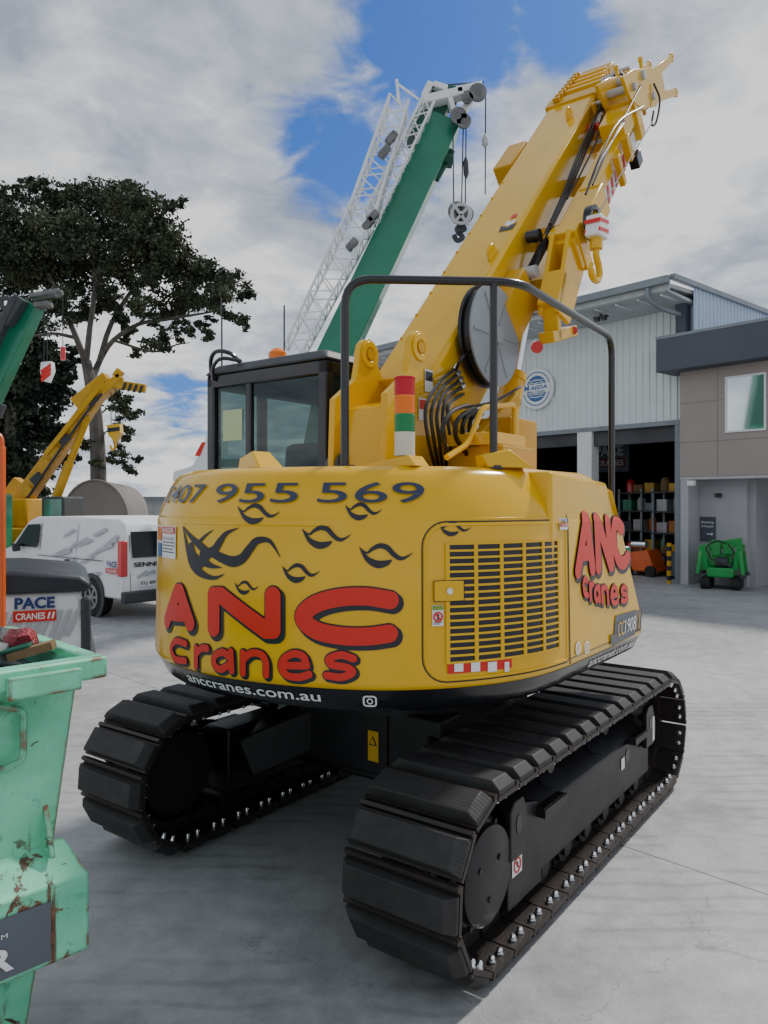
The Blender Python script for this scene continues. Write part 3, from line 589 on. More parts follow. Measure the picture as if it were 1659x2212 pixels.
for t,h in ((2.85,-.2),(3.15,-.2),(3.5,-.25),(3.7,-.42),(3.55,-.05),(3.85,-.05),(3.95,-.2),(3.25,-.05)): part('fitting','lgrey',lambda mb:(mb.cyl(BP(B1,t,h),BP(B1+.14,t,h),.014,12),mb.bar(BP(B1+.08,t,h),BP(B1+.08,t+.14,h-.05),.018,.018)))
for k in range(9): part('head_bracket','yellow2',lambda mb:mb.prism([BP(B1+.10+.02*(k%2),3.10+k*.12,-.32),BP(B1+.10+.02*(k%2),3.18+k*.12,-.28),BP(B1+.10+.02*(k%2),3.21+k*.12,-.46),BP(B1+.10+.02*(k%2),3.15+k*.12,-.52)],(.02+.01*(k%3),0,0)),.003)
for k in range(6):
    c=BP(B1+.07,3.35+k*.14,.00-.03*k); MB().ring(c,(1,0,0),.040,.018,.02,14).build('head_eye',M['yellow'],crane)
for k in range(4):
    c=BP(B1+.05,3.55+k*.13,-.52); MB().ring(c,(1,0,0),.045,.02,.02,14).bar(c,c+nv*.1,.02,.03).build('head_eye',M['yellow2'],crane)
part('boom_side_box','yellow2',lambda mb:bbox(mb,B0-.17,B0-.005,2.38,2.78,-.30,.0),.01)
for t,r_ in ((.95,.42),(2.98,.36)): part('boom_lug','yellow',lambda mb:mb.prism([BP(r_,t-.07,0),BP(r_,t+.07,0),BP(r_,t+.05,.06),BP(r_,t,.08),BP(r_,t-.05,.06)],(.02,0,0)),.004)
for k in range(9): part('boom_bolt','yellow2',lambda mb:mb.cyl(BP(B0+.03,.15+k*.24,-.002),BP(B0+.03,.15+k*.24,.008),.008,8))
eb=MB().poly([BP(B1-.13,1.26,.004),BP(B1-.03,1.26,.004),BP(B1-.02,1.34,.004),BP(B1-.08,1.30,.004),BP(B1-.14,1.34,.004)]).build('emblem',D,crane)
MB().poly([BP(B1-.12,1.345,.004),BP(B1-.08,1.315,.004),BP(B1-.04,1.345,.004),BP(B1-.05,1.40,.004),BP(B1-.08,1.37,.004),BP(B1-.11,1.40,.004)]).build('emblem_print',M['whited'],eb)
MB().poly([BP(B1-.10,1.42,.004),BP(B1-.06,1.42,.004),BP(B1-.06,1.46,.004),BP(B1-.08,1.48,.004),BP(B1-.10,1.46,.004)]).build('emblem_print',M['red'],eb)
def ear(r_,th):
    P=[(-1.02,2.1),(-1.0,2.55),(-.82,2.68),(-.79,2.80)]
    cx,cz,R=-.70,2.83,.09
    P+=[(cx+R*math.cos(math.radians(a)),cz+R*math.sin(math.radians(a))) for a in range(180,-31,-30)]
    P+=[(-.50,2.6),(-.25,2.3),(-.2,2.1)]
    mb=MB().prism([(r_,a,z) for a,z in P],(th,0,0)); mb.ring((r_+th/2,cx,cz),(1,0,0),.075,.04,th+.02,24); return mb
for r_ in (.10,.44): 
    e_=ear(r_,.04).build('boom_foot_plate',M['yellow'],crane,bevel=.004)
    MB().cyl((r_-.013,-.70,2.83),(r_+.053,-.70,2.83),.030,20).build('pin_hole',M['yellow2'],e_)
MB().prism([(.14,-.98,2.1),(.14,-.92,2.5),(.14,-.45,2.62),(.14,-.2,2.1)],(.30,0,0)).build('boom_foot',M['yellow'],crane,bevel=.01)
for (z_,a_) in ((2.66,-.60),(2.50,-.66)):
    o=MB().poly([(.4855,a_-.06,z_-.06),(.4855,a_+.02,z_-.06),(.4855,a_+.02,z_+.06),(.4855,a_-.06,z_+.06)]).build('warning_sticker',M['whited'],crane)
    MB().poly([(.488,a_-.055,z_),(.488,a_+.015,z_),(.488,a_+.015,z_+.05),(.488,a_-.055,z_+.05)]).build('sticker_print',M['red'] if z_<2.6 else D,o)
c=Lp(1070,725,r=.60)
rl=MB().cyl(c-V((.05,0,0)),c+V((-.01,0,0)),.25,48); rl.ring(c,(1,0,0),.300,.0,.012,48); rl.build('cable_reel',M['grey'],crane)
MB().ring(c-V((.032,0,0)),(1,0,0),.285,.25,.045,48).build('reel_cable',M['hose'],crane); MB().ring(c-V((.068,0,0)),(1,0,0),.305,.0,.02,48).build('reel_flange',M['hose'],crane)
rf=MB()
for k in range(6):
    a=k*math.pi/3; rf.bar(c+V((.006,.08*math.cos(a),.08*math.sin(a))),c+V((.006,.27*math.cos(a),.27*math.sin(a))),.008,.012)
rf.cyl(c,c+V((.03,0,0)),.05,24); rf.build('reel_hub',M['grey'],crane)
p0=V((.29,.42,1.9)); p1=V((.29,1.02,3.55)); pm=p0.lerp(p1,.60)
MB().cyl(p0,pm,.085,24).cyl(pm-(p1-p0)*.02,pm+(p1-p0)*.01,.095,24).build('lift_cylinder',M['yellow'],crane)
MB().cyl(pm,p1,.052,24).build('cylinder_rod',M['chrome'],crane)
# auxiliary jib stowed on the right of the boom
J0,J1=.66,.84
part('jib_base','yellow',lambda mb:(bbox(mb,J0,J1,1.25,2.0,-.38,-.16),bbox(mb,J0-.01,J1+.01,1.30,1.42,-.42,-.12)),.008)
for r_ in (J0+.02,J1-.05): part('jib_lug','yellow',lambda mb:mb.prism([BP(r_,.75,-.35),BP(r_,1.3,-.1),BP(r_,1.3,-.42),BP(r_,.85,-.52)],(.03,0,0)),.005)
part('jib_section','white',lambda mb:bbox(mb,J0+.03,J1-.03,1.9,3.15,-.37,-.25),.005)
part('jib_rail','yellow',lambda mb:bbox(mb,J0+.02,J1-.02,1.95,2.8,-.24,-.15),.005)
for k in range(7):
    t=1.95+k*.12; MB().poly([BP(J1-.027,t,-.365),BP(J1-.027,t+.05,-.365),BP(J1-.027,t+.10,-.255),BP(J1-.027,t+.05,-.255)]).build('red_stripe',Rd,crane)
part('jib_upper','yellow',lambda mb:(bbox(mb,J0,J1,2.70,3.42,-.20,-.04),bbox(mb,J0-.02,J1+.02,3.0,3.12,-.34,-.02),bbox(mb,J0-.015,J1+.015,3.32,3.44,-.24,.0)),.006)
part('jib_latch','yellow2',lambda mb:(bbox(mb,J1,J1+.04,2.3,2.36,-.36,-.14),bbox(mb,J1,J1+.05,2.55,2.63,-.30,-.12)),.004)
for r_ in (J0-.01,J1):
    hp_=[Lp(a,b_,r=J1) for a,b_ in ((1338,168),(1362,152),(1400,148),(1424,160),(1430,196),(1412,232),(1380,238),(1356,216))]
    mb=MB().prism([V((r_,p.y,p.z)) for p in hp_],(.025,0,0))
    for (x0,y0,x1,y1,w_) in ((1405,165,1447,126,.085),(1408,212,1456,201,.085),(1385,160,1380,130,.05)):
        a=Lp(x0,y0,r=J1);b_=Lp(x1,y1,r=J1); A3=V((r_+.012,a.y,a.z));B3=V((r_+.012,b_.y,b_.z)); mb.bar(A3,B3,w_,.024,(1,0,0),w_*.7,.024); mb.ring(B3,(1,0,0),w_*.45,w_*.18,.028,16)
    mb.build('jib_head_fork',M['yellow'],crane,bevel=.003)
for (x,y,rr_) in ((1380,165,.035),(1402,210,.030),(1360,190,.030)):
    p=Lp(x,y,r=J1); MB().cyl((J0-.04,p.y,p.z),(J1+.05,p.y,p.z),rr_,16).build('jib_pin',M['lgrey'],crane)
for (x,y) in ((1385,188),(1398,186)):
    p=Lp(x,y,r=J1); MB().ring(((J0+J1)/2+.02,p.y,p.z),(1,0,0),.075,.02,.03,24).build('jib_sheave',M['dgrey'],crane)
p=Lp(1345,160,r=J0); MB().bar((B1,p.y,p.z-.02),(J0,p.y,p.z),.06,.06).build('jib_link',M['lgrey'],crane)
part('limit_switch_box','blackg',lambda mb:bbox(mb,J1-.02,J1+.05,2.68,2.80,-.42,-.32),.005)
c=BP(J1+.05,1.5,-.20); MB().ring(c,(1,0,0),.115,.085,.05,32).ring(c,(1,0,0),.035,.0,.06,20).build('jib_sheave',M['blackg'],crane)
mb=MB()
for k in range(5):
    a=k*2*math.pi/5; mb.bar(c,c+V((0,.1*math.cos(a),.1*math.sin(a))),.02,.02)
mb.build('sheave_spoke',M['yellow'],crane)
for a in ((B1,J0+.02,1.0,1.2,-.48,-.36),(B1,J0+.02,2.3,2.4,-.35,-.25),(B1,J0,1.45,1.6,-.3,-.2),(B1,B1+.12,.55,.95,-.40,-.12),(B1,J0,2.9,3.0,-.3,-.2)): part('jib_bracket','yellow2',lambda mb:bbox(mb,*a),.005)
part('work_lamp','lgrey',lambda mb:mb.cyl(BP(J0-.12,1.02,-.2),BP(J0-.02,1.02,-.2),.04,24)); part('winch_motor','blackg',lambda mb:mb.cyl(BP(J0-.14,1.30,-.10),BP(J0-.05,1.30,-.10),.042,24))
mb=MB(); mb.bar(Lp(1190,640,r=.75),Lp(1195,735,r=.75),.05,.10,(1,0,0)); mb.bar(Lp(1180,730,r=.75),Lp(1232,716,r=.75),.10,.07); mb.bar(Lp(1200,590,r=.75),Lp(1185,660,r=.75),.06,.14,(1,0,0)); mb.build('lower_bracket',M['yellow'],crane,bevel=.006)
MB().cyl(Lp(1228,716,r=.72),Lp(1238,714,r=.80),.028,20).build('round_cap',M['redp'],crane); MB().cyl(Lp(1158,748,r=.62),Lp(1160,750,r=.70),.038,20).build('round_cap',M['redp'],crane)
def hose(pts,r_=.011,nm='hydraulic_hose',m=None):
    MB().tube(cr([Lp(p[0],p[1],r=p[2]) for p in pts],6),r_,7).build(nm,m or M['hose'],crane)
for k in range(5):
    hose([(985+k*4,795+k*14,.50),(950+k*5,825+k*12,.55+.01*k),(920+k*12,880+k*8,.60),(925+k*12,950,.60),(940+k*8,1010,.55)],.0100)
for k in range(4):
    hose([(1130,600+k*6,.50),(1170,520+k*5,.54),(1215+k*4,420,.56),(1250+k*5,330,.56),(1310+k*3,200,.54)],.008)
for k in range(3): hose([(1120-k*4,640,.52),(1155,580,.60),(1185+k*5,500,.64),(1190,480+k*4,.66)],.012)
hose([(1320,190,.6),(1325,165,.62),(1342,160,.68),(1352,170,.72),(1345,190,.72)],.008); hose([(1412,180,.88),(1425,215,.90),(1418,262,.90),(1408,270,.88),(1412,240,.87)],.008)
hose([(1280,400,.86),(1310,330,.87),(1345,260,.87),(1385,185,.87)],.007); hose([(1272,400,.86),(1300,330,.88),(1338,262,.88),(1390,230,.87)],.007)
hose([(1265,420,.86),(1290,360,.87),(1325,300,.87),(1350,262,.86)],.008); hose([(1225,430,.60),(1262,360,.62),(1290,300,.62),(1300,250,.62)],.007)
hose([(985,800,.52),(1000,770,.56),(1040,740,.50)],.010); hose([(1005,880,.6),(1060,870,.62),(1100,850,.6),(1125,835,.6)],.009)
for k in range(4): p=Lp(980+k*5,800+k*13,r=.50); MB().cyl(p,p+V((0,.03,.03)),.018,12).build('hose_fitting',M['chrome'],crane)
mb=MB(); mb.box((.52,-.55,2.05),(.90,-.15,2.30)); mb.box((.5,-.1,1.9),(.72,.25,2.5)); mb.bar((.55,-.3,2.3),(.60,.2,2.65),.06,.08); mb.build('boom_pedestal',M['yellow2'],crane,bevel=.01)
MB().tube(rail_path([Lp(965,988,r=.75),Lp(1010,960,r=.75),Lp(1042,880,r=.75),Lp(1112,874,r=.75),Lp(1112,1010,r=.75)],.05),.016,10).build('step_rail',M['yellow'],crane)
mb=MB()
for k in range(7): mb.box((.54+k*.05,-.60,2.31),(.555+k*.05,-.2,2.37))
mb.box((.53,-.61,2.30),(.87,-.59,2.36)); mb.build('step_grating',M['yellow'],crane)
for k in range(3): hose([(1015+k*14,990,.68),(985+k*16,945,.68),(990+k*14,905,.70),(1025+k*8,882+k*6,.7)],.013)
hose([(968,985,.7),(955,930,.72),(975,890,.72),(1010,875,.7)],.012)
MB().cyl((.05,-.9,2.20),(.18,-.95,2.20),.06,20).ring((.18,-.95,2.2),(1,-.3,0),.07,.03,.02,20).build('horn',M['dgrey'],crane)
# --- undercarriage
ZC=.42; RP=.352; LA=1.235
def trk(s):
    a=2*LA; b=math.pi*RP; tot=2*a+2*b; s%=tot
    if s<a: return -LA+s,ZC+RP,0
    s-=a
    if s<b: f=-s/RP; return LA-RP*math.sin(f),ZC+RP*math.cos(f),f
    s-=b
    if s<a: return LA-s,ZC-RP,-math.pi
    s-=a; f=-math.pi-s/RP; return -LA-RP*math.sin(f),ZC+RP*math.cos(f),f
TOT=4*LA+2*math.pi*RP; NS=37; PT=TOT/NS; HW=.28
def shoe_plate():
    mb=MB(); hw=HW; hy=PT/2
    mb.box((-hw,-hy+.004,-.012),(hw,hy-.006,.008)); mb.hexa([V(p) for p in ((-hw,hy-.03,.008),(hw,hy-.03,.008),(hw,hy+.002,.008),(-hw,hy+.002,.008),(-hw,hy-.02,.024),(hw,hy-.02,.024),(hw,hy-.004,.024),(-hw,hy-.004,.024))])
    mb.box((-.11,-hy,-.085),(-.065,hy-.02,-.012)); mb.box((.065,-hy,-.085),(.11,hy-.02,-.012)); mb.cyl((-.12,hy-.03,-.05),(.12,hy-.03,-.05),.028,10)
    return mb
def shoe_pad():
    hw=HW-.002; hy=PT/2; y0,y1=-hy+.014,hy-.038; b=[(-hw,y0,.008),(hw,y0,.008),(hw,y1,.008),(-hw,y1,.008)]
    m_=[(-hw,y0,.030),(hw,y0,.030),(hw,y1,.030),(-hw,y1,.030)]; t=[(-hw+.040,y0+.009,.064),(hw-.040,y0+.009,.064),(hw-.040,y1-.009,.064),(-hw+.040,y1-.009,.064)]
    return MB().add(b+m_+t,[(0,3,2,1),(0,1,5,4),(1,2,6,5),(2,3,7,6),(3,0,4,7),(4,5,9,8),(5,6,10,9),(6,7,11,10),(7,4,8,11),(8,9,10,11)])
def shoe_bolts():
    mb=MB()
    for sd_ in (1,-1):
        for dy in (-.035,.035):
            x=sd_*(HW-.04); mb.tube([(x,dy,-.012),(x,dy,-.020),(x,dy,-.0201),(x,dy,-.033),(x,dy,-.042)],[.019,.019,.014,.014,.008],10)
    return mb
sp0=shoe_plate().build('track_shoe',M['steel'],crane); pd0=shoe_pad().build('rubber_pad',M['pad'],sp0,bevel=.004); bo0=shoe_bolts().build('shoe_bolts',M['chrome'],sp0)
first=True
for side in (1,-1):
    for i in range(NS):
        a_,z_,f_=trk(i*PT+.05)
        if first: o=sp0
        else:
            o=sp0.copy(); COL.objects.link(o); o.parent=crane; p_=pd0.copy(); COL.objects.link(p_); p_.parent=o; b_=bo0.copy(); COL.objects.link(b_); b_.parent=o
        first=False; o.location=(side*.975,a_,z_); o.rotation_euler=(f_,0,0)
for side in (1,-1):
    R_=side
    def bx_(mb,r0,r1,a0_,a1_,z0,z1): return mb.box((min(R_*r0,R_*r1),a0_,z0),(max(R_*r0,R_*r1),a1_,z1))
    P=[(.80,.20),(1.155,.20),(1.155,.50),(1.0,.60),(.80,.60)]
    fo=MB().prism([(R_*r_,-.90,z) for r_,z in P],(0,1.95,0)).build('track_frame',M['black'],crane,bevel=.012)
    for a_ in (-.98,.95):
        pl_=[(a_-.07,.40),(a_-.07,.62),(a_-.03,.66),(a_+.06,.66),(a_+.09,.60),(a_+.09,.40)]
        MB().prism([(R_*1.16,a,z) for a,z in pl_],(R_*.035,0,0)).build('frame_lug',M['black'],fo,bevel=.006)
        MB().prism([(R_*1.1955,a_+.01+.028*math.cos(q),.55+.045*math.sin(q)) for q in np.linspace(0,2*math.pi,14)[:-1]],(R_*.002,0,0)).build('lug_hole_shade',D,fo)  # black disc on the lug, painting the shade of a hole
    MB().prism([(R_*1.12,a,z) for a,z in ((-1.02,.16),(-1.02,.52),(-.85,.60),(-.70,.56),(-.66,.16))],(R_*.045,0,0)).build('frame_plate',M['black'],fo,bevel=.006)
    MB().cyl((R_*1.15,.62,.42),(R_*1.158,.62,.42),.04,20).build('frame_hole_shade',D,fo)  # black disc on the side face, hole shade put into colour
    for a_ in (-.35,.30):
        MB().prism([(R_*(1.078-.045*math.sin(q)),a_+.13*math.cos(q),.552+.029*math.sin(q)) for q in np.linspace(0,2*math.pi,18)[:-1]],(R_*.003,0,.004)).build('frame_hole_shade',D,fo)  # black oval on the sloping top, painted as a shaded hole
    for (aa,bb) in ((-.72,-.45),(.62,.86)):
        mb=MB(); bx_(mb,1.155,1.21,aa,bb,.49,.53)
        for k in range(int((bb-aa)/.025)): bx_(mb,1.16,1.205,aa+k*.025,aa+k*.025+.012,.53,.54)
        mb.build('step_plate',M['black'],fo)
    hub=MB(); hub.tube([(R_*.85,-LA,ZC),(R_*1.13,-LA,ZC),(R_*1.15,-LA,ZC)],[.235,.235,.22],40); hub.tube([(R_*1.15,-LA,ZC),(R_*1.185,-LA,ZC),(R_*1.19,-LA,ZC)],[.205,.205,.195],40)
    for k in range(12):
        q=k*math.pi/6; hub.cyl((R_*1.15,-LA+.218*math.cos(q),ZC+.218*math.sin(q)),(R_*1.162,-LA+.218*math.cos(q),ZC+.218*math.sin(q)),.012,8)
    for k in range(3):
        q=k*2.1+.5; hub.cyl((R_*1.19,-LA+.10*math.cos(q),ZC+.10*math.sin(q)),(R_*1.196,-LA+.10*math.cos(q),ZC+.10*math.sin(q)),.014,8)
    hub.build('drive_hub',M['black'],crane)
    T=[]
    for k in range(42): q=k*2*math.pi/42; R__=.315 if (k%2) else .275; T.append((R_*.95,-LA+R__*math.cos(q),ZC+R__*math.sin(q)))
    MB().prism(T,(R_*.07,0,0)).build('drive_sprocket',M['black'],crane)
    MB().cyl((R_*.93,LA,ZC),(R_*1.04,LA,ZC),.27,36).cyl((R_*.88,LA,ZC),(R_*1.12,LA,ZC),.10,24).build('idler_wheel',M['black'],crane)
    for k in range(7):
        a_=-.84+k*.28; MB().cyl((R_*.86,a_,.175),(R_*1.12,a_,.175),.075,20).cyl((R_*1.12,a_,.175),(R_*1.14,a_,.175),.045,14).build('track_roller',M['black'],crane)
    for a_ in (-.4,.4): MB().cyl((R_*.90,a_,.645),(R_*1.10,a_,.645),.05,16).build('carrier_roller',M['black'],crane)
mb=MB(); mb.hexa([V(p) for p in ((-.80,-.45,.32),(.80,-.45,.32),(.80,.45,.32),(-.80,.45,.32),(-.80,-.35,.58),(.80,-.35,.58),(.80,.35,.58),(-.80,.35,.58))]); mb.box((-.52,-.55,.40),(.52,.55,.80)); mb.bar((-.5,-.4,.6),(-.82,-.75,.42),.3,.26); mb.bar((.5,-.4,.6),(.82,-.75,.42),.3,.26); mb.build('car_body',M['black'],crane,bevel=.02)
p=Lp(806,1612,a=-.565); w2,h2=.038,.088
yb=MB().box((p.x-w2-.02,-.562,p.z-h2-.02),(p.x+w2+.06,-.545,p.z+h2+.12)).build('warning_plate',M['black'],crane)
MB().poly([(p.x-w2,-.565,p.z-h2),(p.x+w2,-.565,p.z-h2),(p.x+w2,-.565,p.z+h2),(p.x-w2,-.565,p.z+h2)]).build('warning_sticker',M['yellow'],yb)
MB().poly([(p.x-.028,-.568,p.z+.005),(p.x+.028,-.568,p.z+.005),(p.x,-.568,p.z+.06)]).build('sticker_print',D,yb)
MB().poly([(p.x-.019,-.571,p.z+.012),(p.x+.019,-.571,p.z+.012),(p.x,-.571,p.z+.049)]).build('sticker_print',M['yellow'],yb)
o=MB().poly([(1.168,-.985,.30),(1.168,-.885,.30),(1.168,-.885,.49),(1.168,-.985,.49)]).build('hook_ban_sticker',M['whited'],crane)
MB().ring((1.171,-.935,.345),(1,0,0),.036,.029,.002,28).bar((1.171,-.96,.37),(1.171,-.91,.32),.003,.006).build('prohibition_mark',Rd,o)
MB().ring((1.171,-.935,.43),(1,0,0),.025,.020,.002,20).bar((1.171,-.97,.475),(1.171,-.90,.475),.003,.006).bar((1.171,-.935,.36),(1.171,-.935,.335),.003,.005).build('sticker_print',D,o)
MB().poly([(1.159,.50,.36),(1.159,.56,.36),(1.159,.56,.43),(1.159,.50,.43)]).build('frame_sticker',M['whited'],crane)
MB().poly([(1.197,1.0,.42),(1.197,1.04,.42),(1.197,1.04,.58),(1.197,1.0,.58)]).build('frame_sticker',M['whited'],crane)
def w_(p): return WM[crane]@V(p)
hp=Lp(1288,572,r=.95); hr=empty('crane_hook',w_(hp),TH,'yellow crane hook under a red and white weight hanging from the yellow jib','hook')
hk=[(0,0,.14),(0,0,.06),(0,.045,.0),(0,.055,-.055),(0,.01,-.10),(0,-.06,-.095),(0,-.09,-.045),(0,-.075,-.01)]
MB().tube(cr(hk,5),[.022 if i<30 else .014 for i in range(36)],10).cyl((0,0,.10),(0,0,.17),.04,16).build('hook',M['yellow'],hr)
MB().hexa([V(v) for v in ((-.05,-.08,.17),(.05,-.08,.17),(.05,.08,.17),(-.05,.08,.17),(-.05,-.05,.31),(.05,-.05,.31),(.05,.09,.31),(-.05,.09,.31))]).build('hook_weight',M['whited'],hr,bevel=.01)
for k in range(2): MB().hexa([V(v) for v in ((-.052,-.075,.19+.06*k),(.052,-.075,.19+.06*k),(.052,.085,.215+.06*k),(-.052,.085,.215+.06*k),(-.052,-.07,.215+.06*k),(.052,-.07,.215+.06*k),(.052,.088,.24+.06*k),(-.052,.088,.24+.06*k))]).build('weight_stripe',M['red'],hr)
MB().tube([(0,0,.31),V(BP(.90,3.2,-.3))-hp],.005,6).build('hoist_rope',M['dgrey'],hr)

# ================================================================ GREEN LATTICE CRANE BEHIND
YG=14.0
gc=empty('mobile_crane',(at(640,1085,YG).x,YG,0),0,'tall green telescopic crane with a white lattice fly jib behind the black cab','crane')
def G(px,py,dy=0): return at(px,py,YG+dy)
mb=MB(); mb.bar(G(712,800),G(962,270),.62,.84,(0,-1,0),.55,.66); mb.build('main_boom',M['green'],gc,world=True,bevel=.02)
mb=MB(); mb.bar(G(905,315),G(945,220),.50,.55,(0,-1,0)); mb.bar(G(935,345),G(978,350),.14,.3,(0,-1,0)); mb.bar(G(978,325),G(942,390),.10,.12,(0,-1,0)); mb.bar(G(940,290),G(975,300),.2,.45,(0,-1,0)); mb.bar(G(925,215,-.12),G(985,215,-.12),.34,.35,(0,-1,0)); mb.build('boom_head',M['dgreen'],gc,world=True,bevel=.02)
mb=MB(); mb.bar(G(912,222,-.40),G(1000,202,-.40),.15,.28,(0,-1,0)); mb.bar(G(985,202,-.40),G(1040,190,-.40),.13,.28,(0,-1,0)); mb.bar(G(915,215,-.3),G(930,185,-.3),.12,.3,(0,-1,0)); mb.bar(G(968,205,-.40),G(985,262,-.40),.09,.25,(0,-1,0)); mb.bar(G(1018,215,-.35),G(990,258,-.35),.11,.25,(0,-1,0)); mb.bar(G(935,188,-.3),G(965,198,-.3),.10,.3,(0,-1,0)); mb.build('jib_head',M['white'],gc,world=True,bevel=.02)
for px,py,r_ in ((1032,200,.16),(990,250,.15),(1002,262,.13),(1010,212,.10)):
    sv=MB(); sv.ring(G(px,py,-.60),(0,1,0),r_,.05,.05,24); sv.ring(G(px,py,-.28),(0,1,0),r_,.05,.05,24); sv.cyl(G(px,py,-.65),G(px,py,-.24),.055,12); sv.build('head_sheave',M['mgrey'],gc,world=True)
def lattice(mb,A,B,wa,wb,da,db,n,rc=.035,rw=.018):
    d=(B-A).normalized(); s=V((d.z,0,-d.x)); y=V((0,1,0))
    def c(t,i,j): return A.lerp(B,t)+s*(i*(wa+(wb-wa)*t)/2)+y*(j*(da+(db-da)*t)/2)
    for i in (-1,1):
        for j in (-1,1): mb.tube([c(0,i,j),c(1,i,j)],rc,6)
    for k in range(n):
        t0,t1=k/n,(k+1)/n; q=1 if k%2 else -1
        for i in (-1,1): mb.tube([c(t0,i,-q),c(t1,i,q)],rw,5)
        for j in (-1,1): mb.tube([c(t0,-q,j),c(t1,q,j)],rw,5)
        for i in (-1,1): mb.tube([c(t0,i,-1),c(t0,i,1)],rw,5)
mb=MB(); lattice(mb,G(636,760,-.5),G(782,470,-.5),.32,.46,.5,.6,13,.024,.013); lattice(mb,G(782,470,-.5),G(862,225,-.5),.46,.34,.6,.5,11,.027,.014)
mb.tube([G(862,225,-.5),G(857,172,-.5)],.030,6); mb.tube([G(857,180,-.5),G(905,215,-.5)],.022,6); mb.build('lattice_jib',M['white'],gc,world=True)
mb=MB(); lattice(mb,G(805,470,-.48),G(925,225,-.48),.26,.22,.4,.4,11,.024,.013); mb.build('inner_lattice',M['white'],gc,world=True)
for px,py in ((805,470),(830,330),(795,485),(845,300),(760,530)): MB().bar(G(px-9,py+9,-.78),G(px+10,py-12,-.78),.12,.14,(0,-1,0)).build('jib_bracket',M['mgrey'],gc,world=True,bevel=.01)
MB().tube([G(925,190,-.4),G(960,184,-.4),G(1045,178,-.4)],.015,5).build('pendant_rope',M['dgrey'],gc,world=True)
bxw=lambda mb,x0,x1,y0,y1,z0,z1: mb.box((x0,y0,z0),(x1,y1,z1))
mb=MB(); bxw(mb,-2.9,4.2,YG-1.2,YG+1.3,.7,1.25); bxw(mb,-1.9,.6,YG-1.0,YG+1.0,1.25,2.3); mb.prism([(-1.6,YG-.4,2.3),(-.3,YG-.4,2.3),(-.5,YG-.4,4.6),(-1.2,YG-.4,4.4)],(0,.8,0)); mb.build('carrier_body',M['green'],gc,world=True,bevel=.04)
mb=MB(); bxw(mb,-2.9,-2.1,YG-1.1,YG+.2,1.25,2.75); mb.build('crane_cab',M['green'],gc,world=True,bevel=.06)
mb=MB(); bxw(mb,-2.8,-2.2,YG-1.11,YG-1.105,1.9,2.6); mb.build('cab_window',M['mirror'],gc,world=True)
mb=MB().prism([G(372,1040,-1.3),G(374,1018,-1.3),G(415,1006,-1.3),G(438,962,-1.3),G(446,940,-1.3),G(470,940,-1.3),G(470,1040,-1.3)],(0,.9,0)); mb.build('front_fairing',M['white'],gc,world=True,bevel=.03)
MB().poly([G(420,985,-1.31),G(436,955,-1.31),G(444,955,-1.31),G(432,985,-1.31)]).build('fairing_stripe',M['red'],gc,world=True)
for x_ in (-2.3,-1.1,1.6,2.9):
    for y_ in (YG-1.25,YG+.95): MB().cyl((x_,y_,.52),(x_,y_+.35,.52),.52,28).build('wheel',M['tyre'],gc,world=True)
hbk=empty('hook_block',G(995,520,-.4),0,'grey steel hook block hanging from the head of the tall green crane','hook block')
for a,b_,dy,r_ in ((988,456,-.47,.17),(988,456,-.33,.17),(1004,463,-.4,.16)): MB().ring(G(a,b_,dy),(0,1,0),r_,.09,.05,24).ring(G(a,b_,dy),(0,1,0),.06,.02,.09,16).build('sheave',M['mgrey'],hbk,world=True)
for dy in (-.56,-.28): MB().ring(G(996,462,dy),(0,1,0),.20,.14,.04,18).bar(G(978,440,dy),G(1012,486,dy),.05,.03,(0,-1,0)).bar(G(1014,444,dy),G(980,482,dy),.05,.03,(0,-1,0)).build('block_cheek',M['lgrey'],hbk,world=True,bevel=.008)
mb=MB(); mb.tube(cr([G(993,480,-.4),G(990,500,-.4),G(1000,512,-.4),G(988,520,-.4),G(980,508,-.4)],4),.045,8); mb.bar(G(1005,490,-.4),G(985,500,-.4),.15,.12); mb.build('hook',M['dgrey'],hbk,world=True,bevel=.02)
for a,b_,c_,d_ in ((978,250,980,440),(1001,260,997,440),(1007,255,1005,445)): MB().tube([G(a,b_,-.4),G(c_,d_,-.4)],.012,5).build('hoist_rope',M['dgrey'],hbk,world=True)
MB().tube([G(1006,340,-.42),G(1006,350,-.42),G(1007,375,-.42),G(1007,385,-.42)],[.02,.05,.05,.02],10).build('rope_socket',M['dgrey'],hbk,world=True)
sk=empty('hoist_rope',G(1048,420,-.4),0,'thin rope with a small grey weight hanging from the green crane tip','rope')
MB().tube([G(1049,205,-.4),G(1048,420,-.4)],.012,5).build('rope',M['dgrey'],sk,world=True); MB().tube([G(1048,290,-.4),G(1048,300,-.4),G(1048,312,-.4),G(1048,318,-.4)],[.02,.06,.06,.02],12).build('weight',M['lgrey'],sk,world=True)

